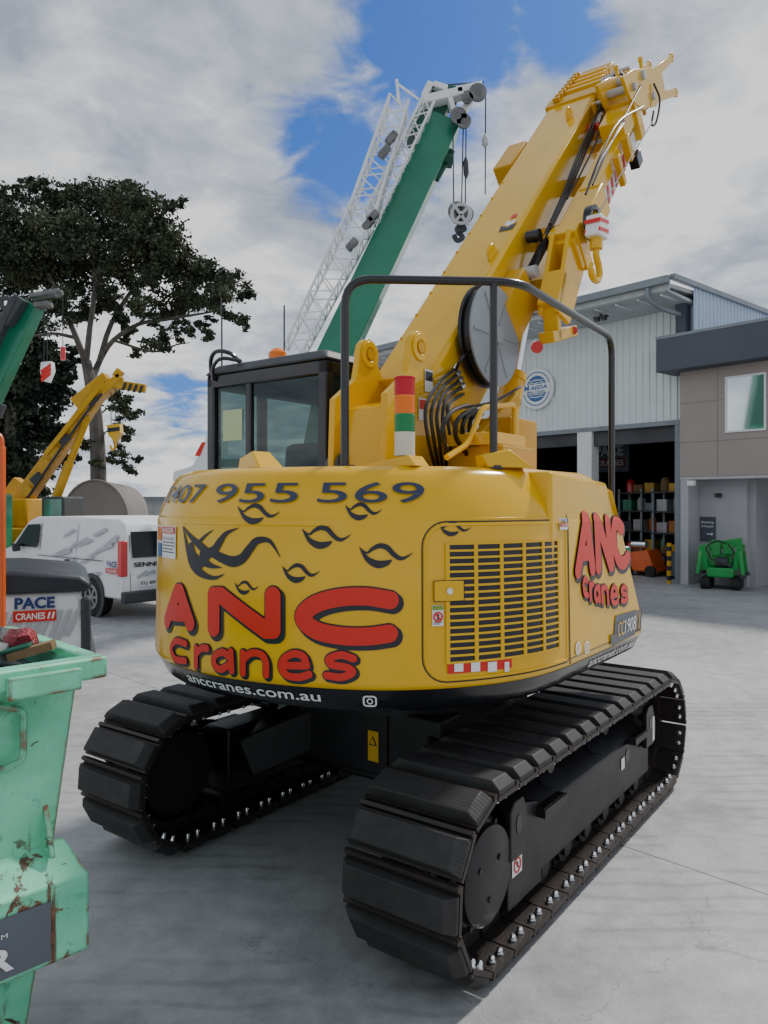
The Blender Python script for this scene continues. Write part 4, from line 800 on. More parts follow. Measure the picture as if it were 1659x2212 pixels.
# ================================================================ FAR LEFT GREEN CRANE
YL=17.0
def Lf(px,py,dy=0): return at(px-8,py,YL+dy)
lc=empty('mobile_crane',(Lf(-60,1085).x,YL,0),0,'dark green crane boom with black head at the far left before the tree','crane')
mb=MB(); mb.bar(Lf(-70,980),Lf(78,655),.45,.44,(0,-1,0)); mb.build('main_boom',M['green'],lc,world=True,bevel=.03)
mb=MB(); mb.bar(Lf(-30,800,-.45),Lf(42,645,-.45),.16,.24,(0,-1,0)); mb.bar(Lf(20,700,-.4),Lf(55,645,-.4),.25,.3,(0,-1,0)); mb.ring(Lf(20,655,-.5),(0,1,0),.16,.06,.06,20); mb.bar(Lf(-5,900,-.4),Lf(5,870,-.4),.3,.2,(0,-1,0)); mb.build('jib_stowage',M['dgrey'],lc,world=True,bevel=.02)
mb=MB(); mb.bar(Lf(76,642,-.1),Lf(140,630,-.1),.10,.3,(0,-1,0)); mb.ring(Lf(134,634,-.25),(0,1,0),.10,.03,.05,20); mb.bar(Lf(85,662,-.1),Lf(118,657,-.1),.12,.3,(0,-1,0)); mb.build('boom_head',M['mgrey'],lc,world=True,bevel=.02)
MB().box((Lf(-330,0).x,YL-1.2,.7),(Lf(-20,0).x,YL+1.2,2.2)).build('carrier_body',M['green'],lc,world=True,bevel=.05)
for x_ in (-11.0,-9.8):
    for y_ in (YL-1.25,YL+.9): MB().cyl((x_,y_,.5),(x_,y_+.35,.5),.5,24).build('wheel',M['tyre'],lc,world=True)
hb2=empty('hook_block',Lf(98,825),0,'red and white striped hook block hanging at the left edge','hook block')
MB().prism([Lf(a,b_,-.15) for a,b_ in ((96,782),(118,780),(120,800),(110,825),(98,822),(94,800))],(0,.2,0)).build('block',M['whited'],hb2,world=True,bevel=.01)
for k in range(3): MB().poly([Lf(95,800+k*9,-.155),Lf(98,808+k*9,-.155),Lf(118,792+k*9,-.155),Lf(118,784+k*9,-.155)]).build('red_stripe',M['red'],hb2,world=True)
for x in (103,110): MB().tube([Lf(x,660,-.05),Lf(x,785,-.05)],.010,5).build('hoist_rope',M['dgrey'],hb2,world=True)
sk=empty('hoist_rope',Lf(144,775),0,'thin rope with a small red weight beside the striped hook block','rope')
MB().tube([Lf(143,640,-.05),Lf(144,755,-.05)],.010,5).build('rope',M['dgrey'],sk,world=True); MB().cyl(Lf(144,750,-.05),Lf(144,778,-.05),.055,12).build('weight',M['redp'],sk,world=True)

# ================================================================ SMALL YELLOW CRANE
YY=20.0
def Y_(px,py,dy=0): return at(px,py,YY+dy)
yc=empty('loader_crane',(Y_(70,1085).x,YY,0),0,'smaller yellow telescopic crane with raised boom behind the white van','crane')
mb=MB(); mb.bar(Y_(30,1105),Y_(215,850),.42,.42,(0,-1,0),.34,.34); mb.bar(Y_(18,1085,.4),Y_(50,1040,.4),.4,.4,(0,-1,0)); mb.bar(Y_(170,880,-.1),Y_(240,822,-.1),.50,.4,(0,-1,0)); mb.bar(Y_(215,850,-.3),Y_(262,812,-.3),.2,.2,(0,-1,0)); mb.build('main_boom',M['yellow2'],yc,world=True,bevel=.02)
MB().bar(Y_(228,826,-.3),Y_(315,840,-.3),.22,.16,(0,-1,0)).bar(Y_(250,815,-.3),Y_(262,800,-.3),.2,.2,(0,-1,0)).build('jib_arm',M['yellow2'],yc,world=True,bevel=.02)
for k in range(4): MB().poly([Y_(268+k*12,826+k*2,-.42),Y_(274+k*12,827+k*2,-.42),Y_(268+k*12,844+k*2,-.42),Y_(262+k*12,843+k*2,-.42)]).build('black_stripe',D,yc,world=True)
MB().cyl(Y_(108,1110,-.3),Y_(150,1000,-.3),.12,16).cyl(Y_(150,1000,-.3),Y_(190,900,-.3),.09,16).build('lift_cylinder',M['yellow2'],yc,world=True)
for k in range(9): q=k/8; p=Y_(50+q*160,1070-q*225,-.35); MB().bar(p,p+V((.22,0,.20)),.12,.2).build('boom_bracket',M['dgrey'] if k%3==1 else M['yellow2'],yc,world=True,bevel=.01)
MB().bar(Y_(100,980,-.4),Y_(215,838,-.4),.12,.12,(0,-1,0)).build('jib_beam',M['yellow2'],yc,world=True,bevel=.01)
MB().tube([Y_(50,1090,-.35),Y_(110,1000,-.5),Y_(180,900,-.5),Y_(220,850,-.5)],.035,6).build('hydraulic_hose',M['hose'],yc,world=True)
mb=MB(); mb.box((-10.6,YY-.9,.5),(-7.2,YY+.9,1.35)); mb.box((-10.2,YY-.6,1.35),(-9.2,YY+.6,2.1)); mb.build('crane_body',M['yellow2'],yc,world=True,bevel=.05)
MB().box((Y_(118,0).x,YY-.8,1.35),(Y_(166,0).x,YY+.5,2.15)).build('cab',M['dgrey'],yc,world=True,bevel=.05)
MB().box((Y_(124,0).x,YY-.812,1.65),(Y_(161,0).x,YY-.805,2.08)).build('cab_window',M['mirror'],yc,world=True)
MB().box((-10.4,YY-1.0,0),(-7.4,YY-.5,.55)).build('crawler_track',M['tyre'],yc,world=True,bevel=.2); MB().box((-10.4,YY+.5,0),(-7.4,YY+1.0,.55)).build('crawler_track',M['tyre'],yc,world=True,bevel=.2)
hk_=empty('hook_block',Y_(243,975),0,'small yellow and black hook block hanging beside the smaller yellow boom','hook block')
MB().prism([Y_(a,b_,-.2) for a,b_ in ((230,918),(258,915),(260,935),(248,955),(234,940))],(0,.25,0)).tube(cr([Y_(246,950,-.1),Y_(250,962,-.1),Y_(243,972,-.1),Y_(238,962,-.1)],4),.03,6).build('block',M['yellow'],hk_,world=True,bevel=.01)
MB().poly([Y_(231,925,-.21),Y_(258,922,-.21),Y_(259,930,-.21),Y_(232,934,-.21)]).build('black_stripe',D,hk_,world=True)
for x in (240,250): MB().tube([Y_(x,830,-.1),Y_(x,918,-.1)],.012,5).build('hoist_rope',M['dgrey'],hk_,world=True)

# ================================================================ VAN
vn=empty('delivery_van',(-4.37,12.6,0),math.radians(50),'white delivery van with grey streak graphics parked behind the large crane tail','van')
prof=[(0,.36),(0,1.0),(.05,1.45),(.14,1.64),(.32,1.715),(2.0,1.74),(3.3,1.72),(3.62,1.63),(4.20,1.12),(4.75,.98),(4.93,.80),(4.95,.36)]
def ins(z): return 0 if z<1.0 else (z-1.0)/.74*.13
mb=MB(); n_=len(prof); vs=[(ins(z),y,z) for y,z in prof]+[(1.9-ins(z),y,z) for y,z in prof]
mb.add(vs,[tuple(range(n_)),tuple(range(2*n_-1,n_-1,-1))]+[(i,(i+1)%n_,(i+1)%n_+n_,i+n_) for i in range(n_)]); mb.build('body',M['white'],vn,bevel=.035)
def sq(y0,z0,y1,z1,o=.006): return [(ins(z)-o,y,z) for y,z in ((y0,z0),(y1,z0),(y1,z1),(y0,z1))]
MB().poly([(ins(z)-.035,y,z) for y,z in ((3.05,1.13),(4.0,1.13),(3.55,1.56),(3.05,1.58))]).build('side_window',M['vglass'],vn)
for y in (3.0,1.62): MB().add(sq(y,.42,y+.015,1.62,.020),[(0,1,2,3)]).build('door_seam',M['dgrey'],vn)
MB().add(sq(.6,.98,3.0,.995,.021),[(0,1,2,3)]).build('door_rail',M['dgrey'],vn)
MB().box((-.03,1.75,.92),(.01,1.92,.96)).build('door_handle',M['dgrey'],vn)
random.seed(3); mb=MB()
for k in range(16):
    y=.5+random.random()*2.2; z=.62+random.random()*.8; l=.25+random.random()*.3
    P=[(y,z),(y+.10,z),(y+.10-l,z+.16),(y-l,z+.12)]; P=[(max(.2,a),min(1.55,b_)) for a,b_ in P]; mb.poly([(ins(b_)-.012-.0006*k,a,b_) for a,b_ in P])
mb.build('streak_graphic',M['stripe'],vn)
mb=MB(); text_quad(mb,'PACE',(-.026,.46,.90),(-.026,.14,.90),(-.026,.46,1.0),(-.026,.14,1.0),.03); mb.build('dealer_name',M['navy'],vn)
o=MB().poly([(-.026,.50,.79),(-.026,.10,.79),(-.026,.10,.88),(-.026,.50,.88)]).build('name_panel',M['red'],vn); mb=MB(); text_quad(mb,'CRANES',(-.030,.47,.805),(-.030,.14,.805),(-.030,.47,.865),(-.030,.14,.865),.01); mb.build('name_print',M['whited'],o)
def rq(x0,z0,x1,z1,o=.012):
    def yy(z): return 0 if z<1 else (z-1)/.45*.05 if z<1.45 else .05+(z-1.45)/.19*.09
    return [(x,yy(z)-o,z) for x,z in ((x0,z0),(x1,z0),(x1,z1),(x0,z1))]
for x0_,x1_ in ((.17,.90),(1.0,1.73)): MB().add(rq(x0_,1.06,x1_,1.50,.030),[(0,1,2,3)]).build('rear_window',M['vglass'],vn)
for x_ in (.945,.14): MB().add(rq(x_,.45,x_+.01,1.45,.018),[(0,1,2,3)]).build('rear_door_seam',M['dgrey'],vn)
for x_ in (-.03,1.81): MB().box((x_,-.012,.75),(x_+.12,.12,1.35)).build('tail_light',M['redp'],vn,bevel=.015)
MB().box((-.01,-.10,.30),(1.91,.06,.50)).build('rear_bumper',M['dgrey'],vn,bevel=.03)
MB().box((-.012,1.45,.28),(0.005,3.5,.42)).build('sill_trim',M['dgrey'],vn)
mb=MB(); text_quad(mb,'SENNEBOGEN',(.20,-.022,.90),(1.25,-.022,.90),(.20,-.022,.98),(1.25,-.022,.98),.03); mb.build('rear_lettering',D,vn)
o=MB().box((.30,-.022,.56),(.75,-.008,.67)).build('number_plate',M['whited'],vn); mb=MB(); text_quad(mb,'ELJ 88W',(.33,-.026,.58),(.72,-.026,.58),(.33,-.026,.65),(.72,-.026,.65),.02); mb.build('plate_print',D,o)
mb=MB()
for k in range(5): mb.poly([(.3+k*.13,-.014-.001*k,.70+.03*k),(.5+k*.13,-.014-.001*k,.78),(.45+k*.13,-.014-.001*k,.84),(.25+k*.13,-.014-.001*k,.74+.03*k)])
mb.build('streak_graphic',M['stripe'],vn)
for y in (.98,3.95):
    for x in (-.01,1.68):
        wl=MB().cyl((x,y,.34),(x+.23,y,.34),.34,32).build('wheel',M['tyre'],vn,bevel=.03); sgn=-1 if x<1 else 1; xx=x if x<1 else x+.23
        MB().ring((xx+sgn*.006,y,.34),(1,0,0),.22,.17,.02,24).cyl((xx-.004,y,.34),(xx+sgn*.012,y,.34),.06,12).bar((xx+sgn*.005,y-.19,.34),(xx+sgn*.005,y+.19,.34),.012,.05).bar((xx+sgn*.005,y-.1,.18),(xx+sgn*.005,y+.1,.50),.012,.05).bar((xx+sgn*.005,y+.1,.18),(xx+sgn*.005,y-.1,.50),.012,.05).build('rim',M['rim'],wl)
        if x<1: MB().ring((x-.004,y,.34),(1,0,0),.42,.345,.02,28).build('wheel_arch',M['dgrey'],vn)
MB().bar((-.16,3.75,1.10),(-.02,3.72,1.12),.08,.16).build('wing_mirror',M['dgrey'],vn,bevel=.02)

# ================================================================ UTE  (local x to the rear right corner, y into its width)
ut=empty('utility_truck',(-2.74,6.95,0),math.radians(23),'white utility vehicle with black soft cargo cover between the green bin and the van','ute')
MB().prism([(-2.8,0,.42),(-.04,0,.45),(0,0,.75),(-.05,0,1.19),(-2.8,0,1.19)],(0,1.7,0)).build('cargo_bed',M['white'],ut,bevel=.05)
MB().prism([(-2.8,-.05,1.19),(.02,-.05,1.18),(.05,-.05,1.25),(-.06,-.05,1.33),(-.6,-.05,1.39),(-2.8,-.05,1.42)],(0,1.8,0)).build('cargo_cover',M['lblack'],ut,bevel=.04)
MB().prism([(-4.8,.05,.42),(-2.8,.05,.42),(-2.8,.05,1.75),(-3.8,.05,1.75),(-4.3,.05,1.25),(-5.4,.05,1.1),(-5.5,.05,.45)],(0,1.6,0)).build('cabin',M['white'],ut,bevel=.06)
MB().box((-.05,-.02,.62),(.035,.12,1.12)).build('tail_light',M['dgrey'],ut,bevel=.02); MB().box((-.02,.05,.42),(.09,1.65,.58)).build('rear_bumper',M['dgrey'],ut,bevel=.02)
mb=MB()
for k in range(9):
    x=-.80+k*.075; mb.poly([(x,-.012-.0006*k,.72+.03*(k%3)),(x+.05,-.012-.0006*k,.72+.03*(k%3)),(x+.15,-.012-.0006*k,1.02),(x+.11,-.012-.0006*k,1.02)])
mb.build('streak_graphic',M['stripe'],ut)
y_=-.024; mb=MB(); text_quad(mb,'PACE',(-.60,y_,1.045),(-.27,y_,1.045),(-.60,y_,1.15),(-.27,y_,1.15),.04); mb.build('dealer_name',M['navy'],ut)
o=MB().poly([(-.61,y_,.93),(-.26,y_,.93),(-.26,y_,1.03),(-.61,y_,1.03)]).build('name_panel',M['red'],ut)
mb=MB(); text_quad(mb,'CRANES',(-.59,y_-.004,.95),(-.35,y_-.004,.95),(-.59,y_-.004,1.01),(-.35,y_-.004,1.01),.02)
for k in range(2): mb.poly([(-.335+.035*k,y_-.004,.95),(-.318+.035*k,y_-.004,.95),(-.303+.035*k,y_-.004,1.01),(-.32+.035*k,y_-.004,1.01)])
mb.build('name_print',M['whited'],o)
for x in (-.95,-4.4):
    for y in (-.02,1.5): MB().cyl((x,y,.36),(x,y+.22,.36),.36,28).build('wheel',M['tyre'],ut,bevel=.03)
tag(MB().bar(at(3,1400,6.5),at(3,965,6.5),.055,.055).tube(cr([at(3,970,6.5),at(0,945,6.5),at(-14,935,6.5)],4),.028,8).bar((at(3,1400,6.5).x,6.5,.0),at(3,1400,6.5),.055,.055).build('loading_mast',M['orange'],None,bevel=.006),'orange steel mast rising at the left edge beside the ute','mast')

# ================================================================ SKIP BIN
bn=empty('skip_bin',(-1.0,2.70,0),math.radians(45),'battered pale green steel rubbish bin with rust and a side handle','bin')
mb=MB()
def wallp(z,o): return [(-2.0,o,z),(-o*1.25,o,z),(-o*1.25,.9-o,z),(-2.0,.9-o,z)]
rings=[(1.44,.055),(.86,.105),(.42,.14),(.12,.17)]; vs=[];fs=[]
for z,o in rings: vs+=wallp(z,o)
for j in range(3):
    for i in range(4): a=4*j+i;b_=4*j+(i+1)%4; fs.append((a,b_,b_+4,a+4))
fs.append((12,13,14,15)); mb.add(vs,fs)
mb.add([(v[0]+(0.012 if v[0]<-1 else -.012),v[1]+(.012 if v[1]<.45 else -.012),v[2]) for v in vs],fs); mb.build('tub',M['bin'],bn)
MB().box((-2.05,-.015,1.375),(.005,.06,1.452)).box((-.055,.06,1.375),(.005,.86,1.452)).box((-2.05,.86,1.375),(.005,.92,1.452)).build('rim',M['bin'],bn,bevel=.010)
MB().box((-.34,-.045,1.355),(-.10,-.017,1.43)).build('rim_bracket',M['bin'],bn,bevel=.006)
MB().tube(rail_path([(-.335,.085,1.325),(-.335,.035,1.325),(-.265,.035,1.30),(-.265,.045,1.13),(-.335,.045,1.11),(-.335,.095,1.11)],.022),.012,8).build('handle',M['bin'],bn)
MB().hexa([V(p) for p in ((-2.0,-.01,.43),(-.06,-.01,.43),(-.06,.22,.43),(-2.0,.22,.43),(-2.0,-.01,.70),(-.06,-.01,.70),(-.10,.12,.80),(-2.0,.12,.80))]).build('fork_pocket',M['bin'],bn,bevel=.008)
MB().prism([(-.18,.10,.94),(-.18,.03,.77),(-.18,.13,.77)],(.02,0,0)).build('gusset',M['bin'],bn,bevel=.004)
o=MB().poly([(-1.2,-.015,.45),(-.195,-.015,.45),(-.195,-.015,.65),(-1.2,-.015,.65)]).build('sign_panel',M['platem'],bn)
mb=MB(); text_quad(mb,'CLEANER',(-.86,-.019,.475),(-.315,-.019,.475),(-.86,-.019,.555),(-.315,-.019,.555),.03); mb.build('sign_print',M['whited'],o)
mb=MB(); text_quad(mb,'TM',(-.375,-.019,.585),(-.335,-.019,.585),(-.375,-.019,.60),(-.335,-.019,.60),.0); mb.build('sign_print',M['whited'],o)
def inb(x,y,z): return WM[bn]@V((x,y,z))
def lump(c,s,seed,sub=3):
    bm=bmesh.new(); bmesh.ops.create_icosphere(bm,subdivisions=sub,radius=1); random.seed(seed)
    for v in bm.verts: v.co=V((v.co.x*s[0],v.co.y*s[1],v.co.z*s[2]))*(.80+random.random()*.36)
    r_=([tuple(v.co+V(c)) for v in bm.verts],[tuple(v.index for v in f.verts) for f in bm.faces]); bm.free(); return r_
tag(MB().add(*lump(inb(-.15,.40,1.465),(.060,.06,.060),4,2)).build('wrapper',M['bag'],None,angle=20),'crumpled red wrapper on top of the rubbish in the green bin','rubbish')
tag(MB().add(*lump(inb(-.20,.60,1.43),(.11,.10,.09),9,2)).build('plastic_sheet',M['dgrey'],None,angle=20),'dark crumpled plastic sheet lying in the green bin','rubbish')
q=inb(-.30,.40,1.40); tag(MB().hexa([q+V(p) for p in ((-.12,-.08,0),(.07,-.09,.02),(.10,.06,.0),(-.10,.09,0),(-.12,-.06,.09),(.08,-.08,.11),(.10,.08,.06),(-.10,.10,.09))]).build('cardboard_box',M['card'],None),'torn pale cardboard box poking out of the green bin','box')
q=inb(-.14,.26,1.43); tag(MB().bar(q+V((-.10,0,.0)),q+V((.05,.03,.04)),.07,.03).build('timber_offcut',M['wood'],None),'short brown timber offcut in the green bin','timber')
q=inb(-.22,.30,1.44); tag(MB().bar(q+V((-.08,.02,.0)),q+V((.05,.06,.03)),.09,.012).build('plastic_tray',M['dgreen'],None,bevel=.003),'flat green plastic tray lying beside the red wrapper','tray')
tag(MB().add([inb(*p) for p in ((-1.95,.08,1.37),(-.075,.08,1.37),(-.075,.83,1.37),(-1.95,.83,1.37),(-1.0,.45,1.43),(-.4,.45,1.41))],[(0,1,5,4),(1,2,5),(2,3,4,5),(3,0,4)]).build('rubbish_heap',M['dgrey'],None),'dark mixed rubbish filling the green bin','rubbish',kind='stuff')

# ================================================================ TREES
def leaves(name,m,blobs,Y,parent,dens_,size,seed,depth=1.0):
    rng=np.random.default_rng(seed); C_=[]
    for (px,py,rp) in blobs:
        r_=rp/F*Y; c=at(px,py,Y+rng.uniform(-1,1)*depth*1.6); n_=int(dens_*(rp/60)**2)
        sub=rng.normal(size=(max(8,int(34*(rp/60)**2)),3)); sub/=np.linalg.norm(sub,axis=1)[:,None]; sub*=rng.uniform(.25,1.08,(len(sub),1))*r_; sub[:,2]*=.78
        k=rng.integers(0,len(sub),n_); p=sub[k]+rng.normal(size=(n_,3))*r_*.17*np.array([1,1,.6]); C_.append(p+np.array(c))
    P=np.concatenate(C_); n_=len(P); a=rng.normal(size=(n_,3)); a/=np.linalg.norm(a,axis=1)[:,None]; b=rng.normal(size=(n_,3)); b-= (a*b).sum(1)[:,None]*a; b/=np.linalg.norm(b,axis=1)[:,None]
    s=rng.uniform(.5,1.2,(n_,1))*size; v=np.empty((n_,4,3)); v[:,0]=P-a*s; v[:,1]=P-b*s*.55; v[:,2]=P+a*s; v[:,3]=P+b*s*.55
    v=v.reshape(-1,3)-np.array(WM[parent].translation)
    me=bpy.data.meshes.new(name); me.vertices.add(n_*4); me.vertices.foreach_set('co',v.ravel()); me.loops.add(n_*4); me.loops.foreach_set('vertex_index',np.arange(n_*4)); me.polygons.add(n_); me.polygons.foreach_set('loop_start',np.arange(n_)*4); me.polygons.foreach_set('loop_total',np.full(n_,4)); me.update(); me.materials.append(m)
    o=bpy.data.objects.new(name,me); o.parent=parent; COL.objects.link(o); return o
YT=30.
tr=empty('tree',(at(213,1085,YT).x,YT,0),0,'large spreading tree with dark foliage and a pale forked trunk','tree')
T=lambda px,py,dy=0: at(px,py,YT+dy)
mb=MB(); base=T(213,1085); base.z=0
mb.tube(cr([base,T(212,1000),T(206,900),T(196,830),T(186,780)],4),[.34,.33,.32,.31,.30,.29,.28,.27,.27,.26,.25,.24,.23,.22,.21,.2,.2],10)
for pts,r0 in (([(196,830),(215,780),(245,735),(300,700),(360,690),(420,680),(480,670)],.14),([(186,785),(165,730),(140,670),(110,600),(70,540)],.14),([(186,785),(195,700),(205,620),(200,540),(190,470)],.13),([(215,780),(240,700),(290,620),(340,560),(370,520)],.12),
   ([(140,670),(90,650),(40,640)],.07),([(205,620),(250,550),(290,500)],.07),([(165,730),(110,720),(50,730)],.08),([(245,735),(330,760),(380,745),(410,740)],.06),([(210,900),(240,880),(265,905)],.05),([(110,600),(120,520),(140,470)],.06),([(300,700),(360,640),(420,610)],.06),([(212,960),(235,930),(255,990)],.04),([(290,620),(280,540),(330,480)],.05)):
    c_=cr([T(p[0],p[1],random.uniform(-.8,.8) if i else 0) for i,p in enumerate(pts)],3); mb.tube(c_,[r0*(1-.8*i/len(c_)) for i in range(len(c_))],6)
mb.build('trunk',M['bark'],tr,world=True)
blobs=[(45,500,75),(110,440,62),(170,425,50),(225,430,60),(285,440,58),(335,470,55),(350,530,62),(300,520,60),(235,500,66),(160,510,66),(90,570,72),(30,600,70),(180,580,55),(250,590,50),(330,600,52),(395,575,52),(440,590,50),(490,610,45),(525,640,30),(440,650,42),(500,680,32),(380,650,45),(300,665,40),(225,660,35),(120,660,48),(50,690,60),(350,735,34),(400,720,28),(300,760,22),(450,720,20),(530,705,16),(10,540,60),(160,620,40),(270,400,20),(90,400,30),(60,400,26),(370,440,26),(260,870,34),(285,905,28),(270,940,30),(255,985,32),(280,1010,22),(215,1000,20),(180,960,22),(230,850,22),(0,440,30),(25,430,30),(300,990,14),(120,520,60),(200,560,50),(400,620,40),(320,560,50),(40,560,70),(440,700,26),(470,640,40),(280,720,24),(180,680,36),(240,640,36),(360,690,34),(270,690,30)]
leaves('crown',M['leaf'],blobs,YT,tr,2500,.092,11,1.2)
tr2=empty('tree',(at(20,1085,34).x,34,0),0,'dense dark tree filling the left edge below the big spreading crown','tree')
b2=at(20,1085,34); b2.z=0; MB().tube([b2,at(20,1000,34),at(25,850,34),at(30,740,34)],[.3,.28,.2,.1],8).build('trunk',M['bark'],tr2,world=True)
leaves('crown',M['leaf2'],[(20,740,60),(70,760,50),(110,790,45),(10,830,70),(70,840,60),(110,860,40),(20,920,75),(80,930,60),(30,1000,70),(90,1010,45),(120,930,35),(-50,800,90),(-50,950,90),(140,830,30),(150,770,26),(20,1060,50),(80,1060,35),(155,990,18)],34,tr2,2400,.15,5,1.5)
hd_=empty('hedge',(at(270,1085,60).x,60,0),0,'low far row of bushes above the flat grey shed','hedge')
leaves('foliage',M['leaf2'],[(240+i*12,1088+(i%3)*3,10) for i in range(14)],60,hd_,3000,.25,6,1)
# ================================================================ TENT + FAR SHED
tn=empty('storage_tent',(at(200,1085,25).x,25,0),0,'grey brown arched fabric storage tent behind the smaller yellow crane','tent')
arc=[at(205+72*math.cos(math.radians(a)),1125-88*math.sin(math.radians(a)),25) for a in range(0,181,10)]
gz=[V((arc[0].x,25,0))]+arc+[V((arc[-1].x,25,0))]; MB().prism(gz,(-1.5,7,0)).build('fabric_shell',M['tentm'],tn,world=True,angle=60)
MB().tube([p+V((0,-.02,0)) for p in gz],.035,5).build('hoop',M['tentm'],tn,world=True)
fs_=empty('storage_shed',(at(320,1085,40).x,40,0),0,'low grey flat roofed shed far behind the white van','shed')
a_=at(255,1085,40); b_=at(420,1085,40)
MB().box((a_.x,40,0),(b_.x,46,2.05)).build('wall',M['lgrey'],fs_,world=True); MB().box((a_.x-.2,39.7,2.05),(b_.x+.2,46.3,2.3)).build('roof',M['grey'],fs_,world=True)

# ================================================================ WAREHOUSE
WR=math.atan2(-.759,.651)
wh=empty('warehouse',(7.43,18.9,0),WR,'large pale corrugated steel warehouse with two open dark bays and an overhanging roof','warehouse')
def corr(mb,x0,x1,y,z0,z1,p=.19,d=.035,axis='x'):
    n_=int(abs(x1-x0)/p); vs=[];fs=[]
    for i in range(n_+1):
        x=x0+(x1-x0)*i/n_
        for dx,dd in ((0,0),(.30,0),(.38,1),(.62,1),(.70,0)):
            if i==n_ and dx>0: break
            xx=x+dx*(x1-x0)/n_; yy=y-dd*d
            for z in (z0,z1): vs.append((xx,yy,z) if axis=='x' else (yy,xx,z))
    m_=len(vs)//2
    for i in range(m_-1): fs.append((2*i,2*i+2,2*i+3,2*i+1))
    return mb.add(vs,fs)
HD=3.97
corr(MB(),-15.5,.0,0,HD,6.9).build('upper_cladding',M['wallw'],wh,angle=20)
corr(MB(),-15.5,-5.3,0,0,HD).build('lower_cladding',M['wallw'],wh,angle=20)
MB().box((-3.02,-.06,0),(-2.55,.3,HD+.02)).build('door_pillar',M['white'],wh,bevel=.01); MB().box((-5.35,-.05,0),(-5.22,.3,HD)).build('door_pillar',M['white'],wh,bevel=.01)
MB().box((-.12,-.05,0),(.02,.3,HD)).box((-5.35,-.065,HD-.02),(.02,-.04,HD+.10)).build('door_trim',M['grey'],wh)
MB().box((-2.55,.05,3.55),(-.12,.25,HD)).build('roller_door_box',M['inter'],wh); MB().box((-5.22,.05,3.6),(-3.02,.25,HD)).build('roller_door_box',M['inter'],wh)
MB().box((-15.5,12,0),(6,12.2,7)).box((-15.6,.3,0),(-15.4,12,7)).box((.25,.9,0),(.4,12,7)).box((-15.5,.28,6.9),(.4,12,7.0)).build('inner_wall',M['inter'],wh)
MB().hexa([V(p) for p in ((-16,-1.35,7.05),(.45,-1.35,7.05),(.45,13,7.5),(-16,13,7.5),(-16,-1.35,7.14),(.45,-1.35,7.14),(.45,13,7.6),(-16,13,7.6))]).build('roof',M['lgrey'],wh)
MB().box((-16,-1.40,6.98),(.47,-1.353,7.30)).build('fascia',M['lgrey'],wh,bevel=.01)
MB().box((-16,-1.54,7.12),(.50,-1.404,7.30)).build('gutter',M['grey'],wh,bevel=.01)
MB().hexa([V(p) for p in ((-16,-1.35,6.96),(.42,-1.35,6.96),(.42,-.04,6.86),(-16,-.04,6.86),(-16,-1.35,7.0),(.42,-1.35,7.0),(.42,-.04,6.95),(-16,-.04,6.95))]).build('soffit',M['soffit'],wh)
mb=MB()
for k in range(28): mb.box((-16+k*.6,-1.33,6.90),(-15.97+k*.6,-.05,6.935))
mb.build('soffit_ridge',M['white'],wh)
MB().tube(cr([(-.05,-1.45,7.12),(-.05,-1.42,6.85),(.05,-.9,6.68),(.18,-.25,6.60),(.18,-.12,6.4)],4),.06,8).build('downpipe',M['grey'],wh)
MB().box((.06,-.35,5.9),(.32,-.10,6.98)).build('corner_post',M['band'],wh)
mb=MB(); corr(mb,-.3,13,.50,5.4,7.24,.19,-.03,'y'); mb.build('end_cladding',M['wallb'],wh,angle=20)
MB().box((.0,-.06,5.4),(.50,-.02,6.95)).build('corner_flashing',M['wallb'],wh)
MB().hexa([V(p) for p in ((.46,-1.38,7.22),(.60,-1.38,7.22),(.60,13,7.22),(.46,13,7.22),(.46,-1.38,7.34),(.60,-1.38,7.34),(.60,13,7.34),(.46,13,7.34))]).build('parapet_cap',M['grey'],wh)
mb=MB(); mb.bar((-1.9,-.9,6.82),(-1.5,-.9,6.82),.1,.05); mb.bar((-1.7,-.9,6.9),(-1.7,-.9,6.80),.05,.05); mb.box((-1.86,-.96,6.72),(-1.74,-.86,6.80)); mb.box((-1.66,-.96,6.72),(-1.54,-.86,6.80)); mb.build('flood_light',M['dgrey'],wh)
def Wl(px,py,y=0):
    bx=7.43+.759*y; by=18.9+.651*y; rho=(px-HX)/F; x=(by*rho-bx)/(.651+.759*rho); Yw=by-.759*x; return V((x,y,H-(py-HY)/F*Yw))
c=Wl(1160,840,-.09); sg=empty('round_sign',WM[wh]@c,WR,'round white sign with a blue globe and lettering on the warehouse wall','sign')
MB().cyl((0,-.03,0),(0,.05,0),.60,48).build('disc',M['whited'],sg); MB().ring((0,-.034,0),(0,1,0),.50,.47,.004,48).build('blue_ring',M['blue'],sg)
o=MB().cyl((0,-.035,0),(0,-.033,0),.38,40).build('globe',M['blue'],sg)
mb=MB()
for k in (-.24,-.17,.17,.24): mb.box((-math.sqrt(.36**2-k*k),-.040,k-.008),(math.sqrt(.36**2-k*k),-.0385,k+.008))
for k in (.15,.27): mb.ring((0,-.0415,0),(0,1,0),k+.006,k-.006,.002,32)
mb.build('globe_line',M['whited'],o)
MB().box((-.50,-.048,-.13),(.50,-.045,.13)).build('name_band',M['whited'],sg)
mb=MB(); text_quad(mb,'M',(-.44,-.053,-.04),(-.26,-.053,-.04),(-.42,-.053,.12),(-.24,-.053,.12),.03); text_quad(mb,'AEDA',(-.22,-.053,-.03),(.40,-.053,-.03),(-.19,-.053,.09),(.43,-.053,.09),.03); mb.build('sign_print',M['blue'],sg); mb=MB(); text_quad(mb,'Mini Cranes',(-.32,-.053,-.115),(.32,-.053,-.115),(-.31,-.053,-.055),(.33,-.053,-.055),.02); mb.build('sign_print',M['blue'],sg)
bnr=empty('wall_banner',WM[wh]@Wl(1325,985,3.0),WR,'dark banner with faint dealer lettering inside the right bay','banner')
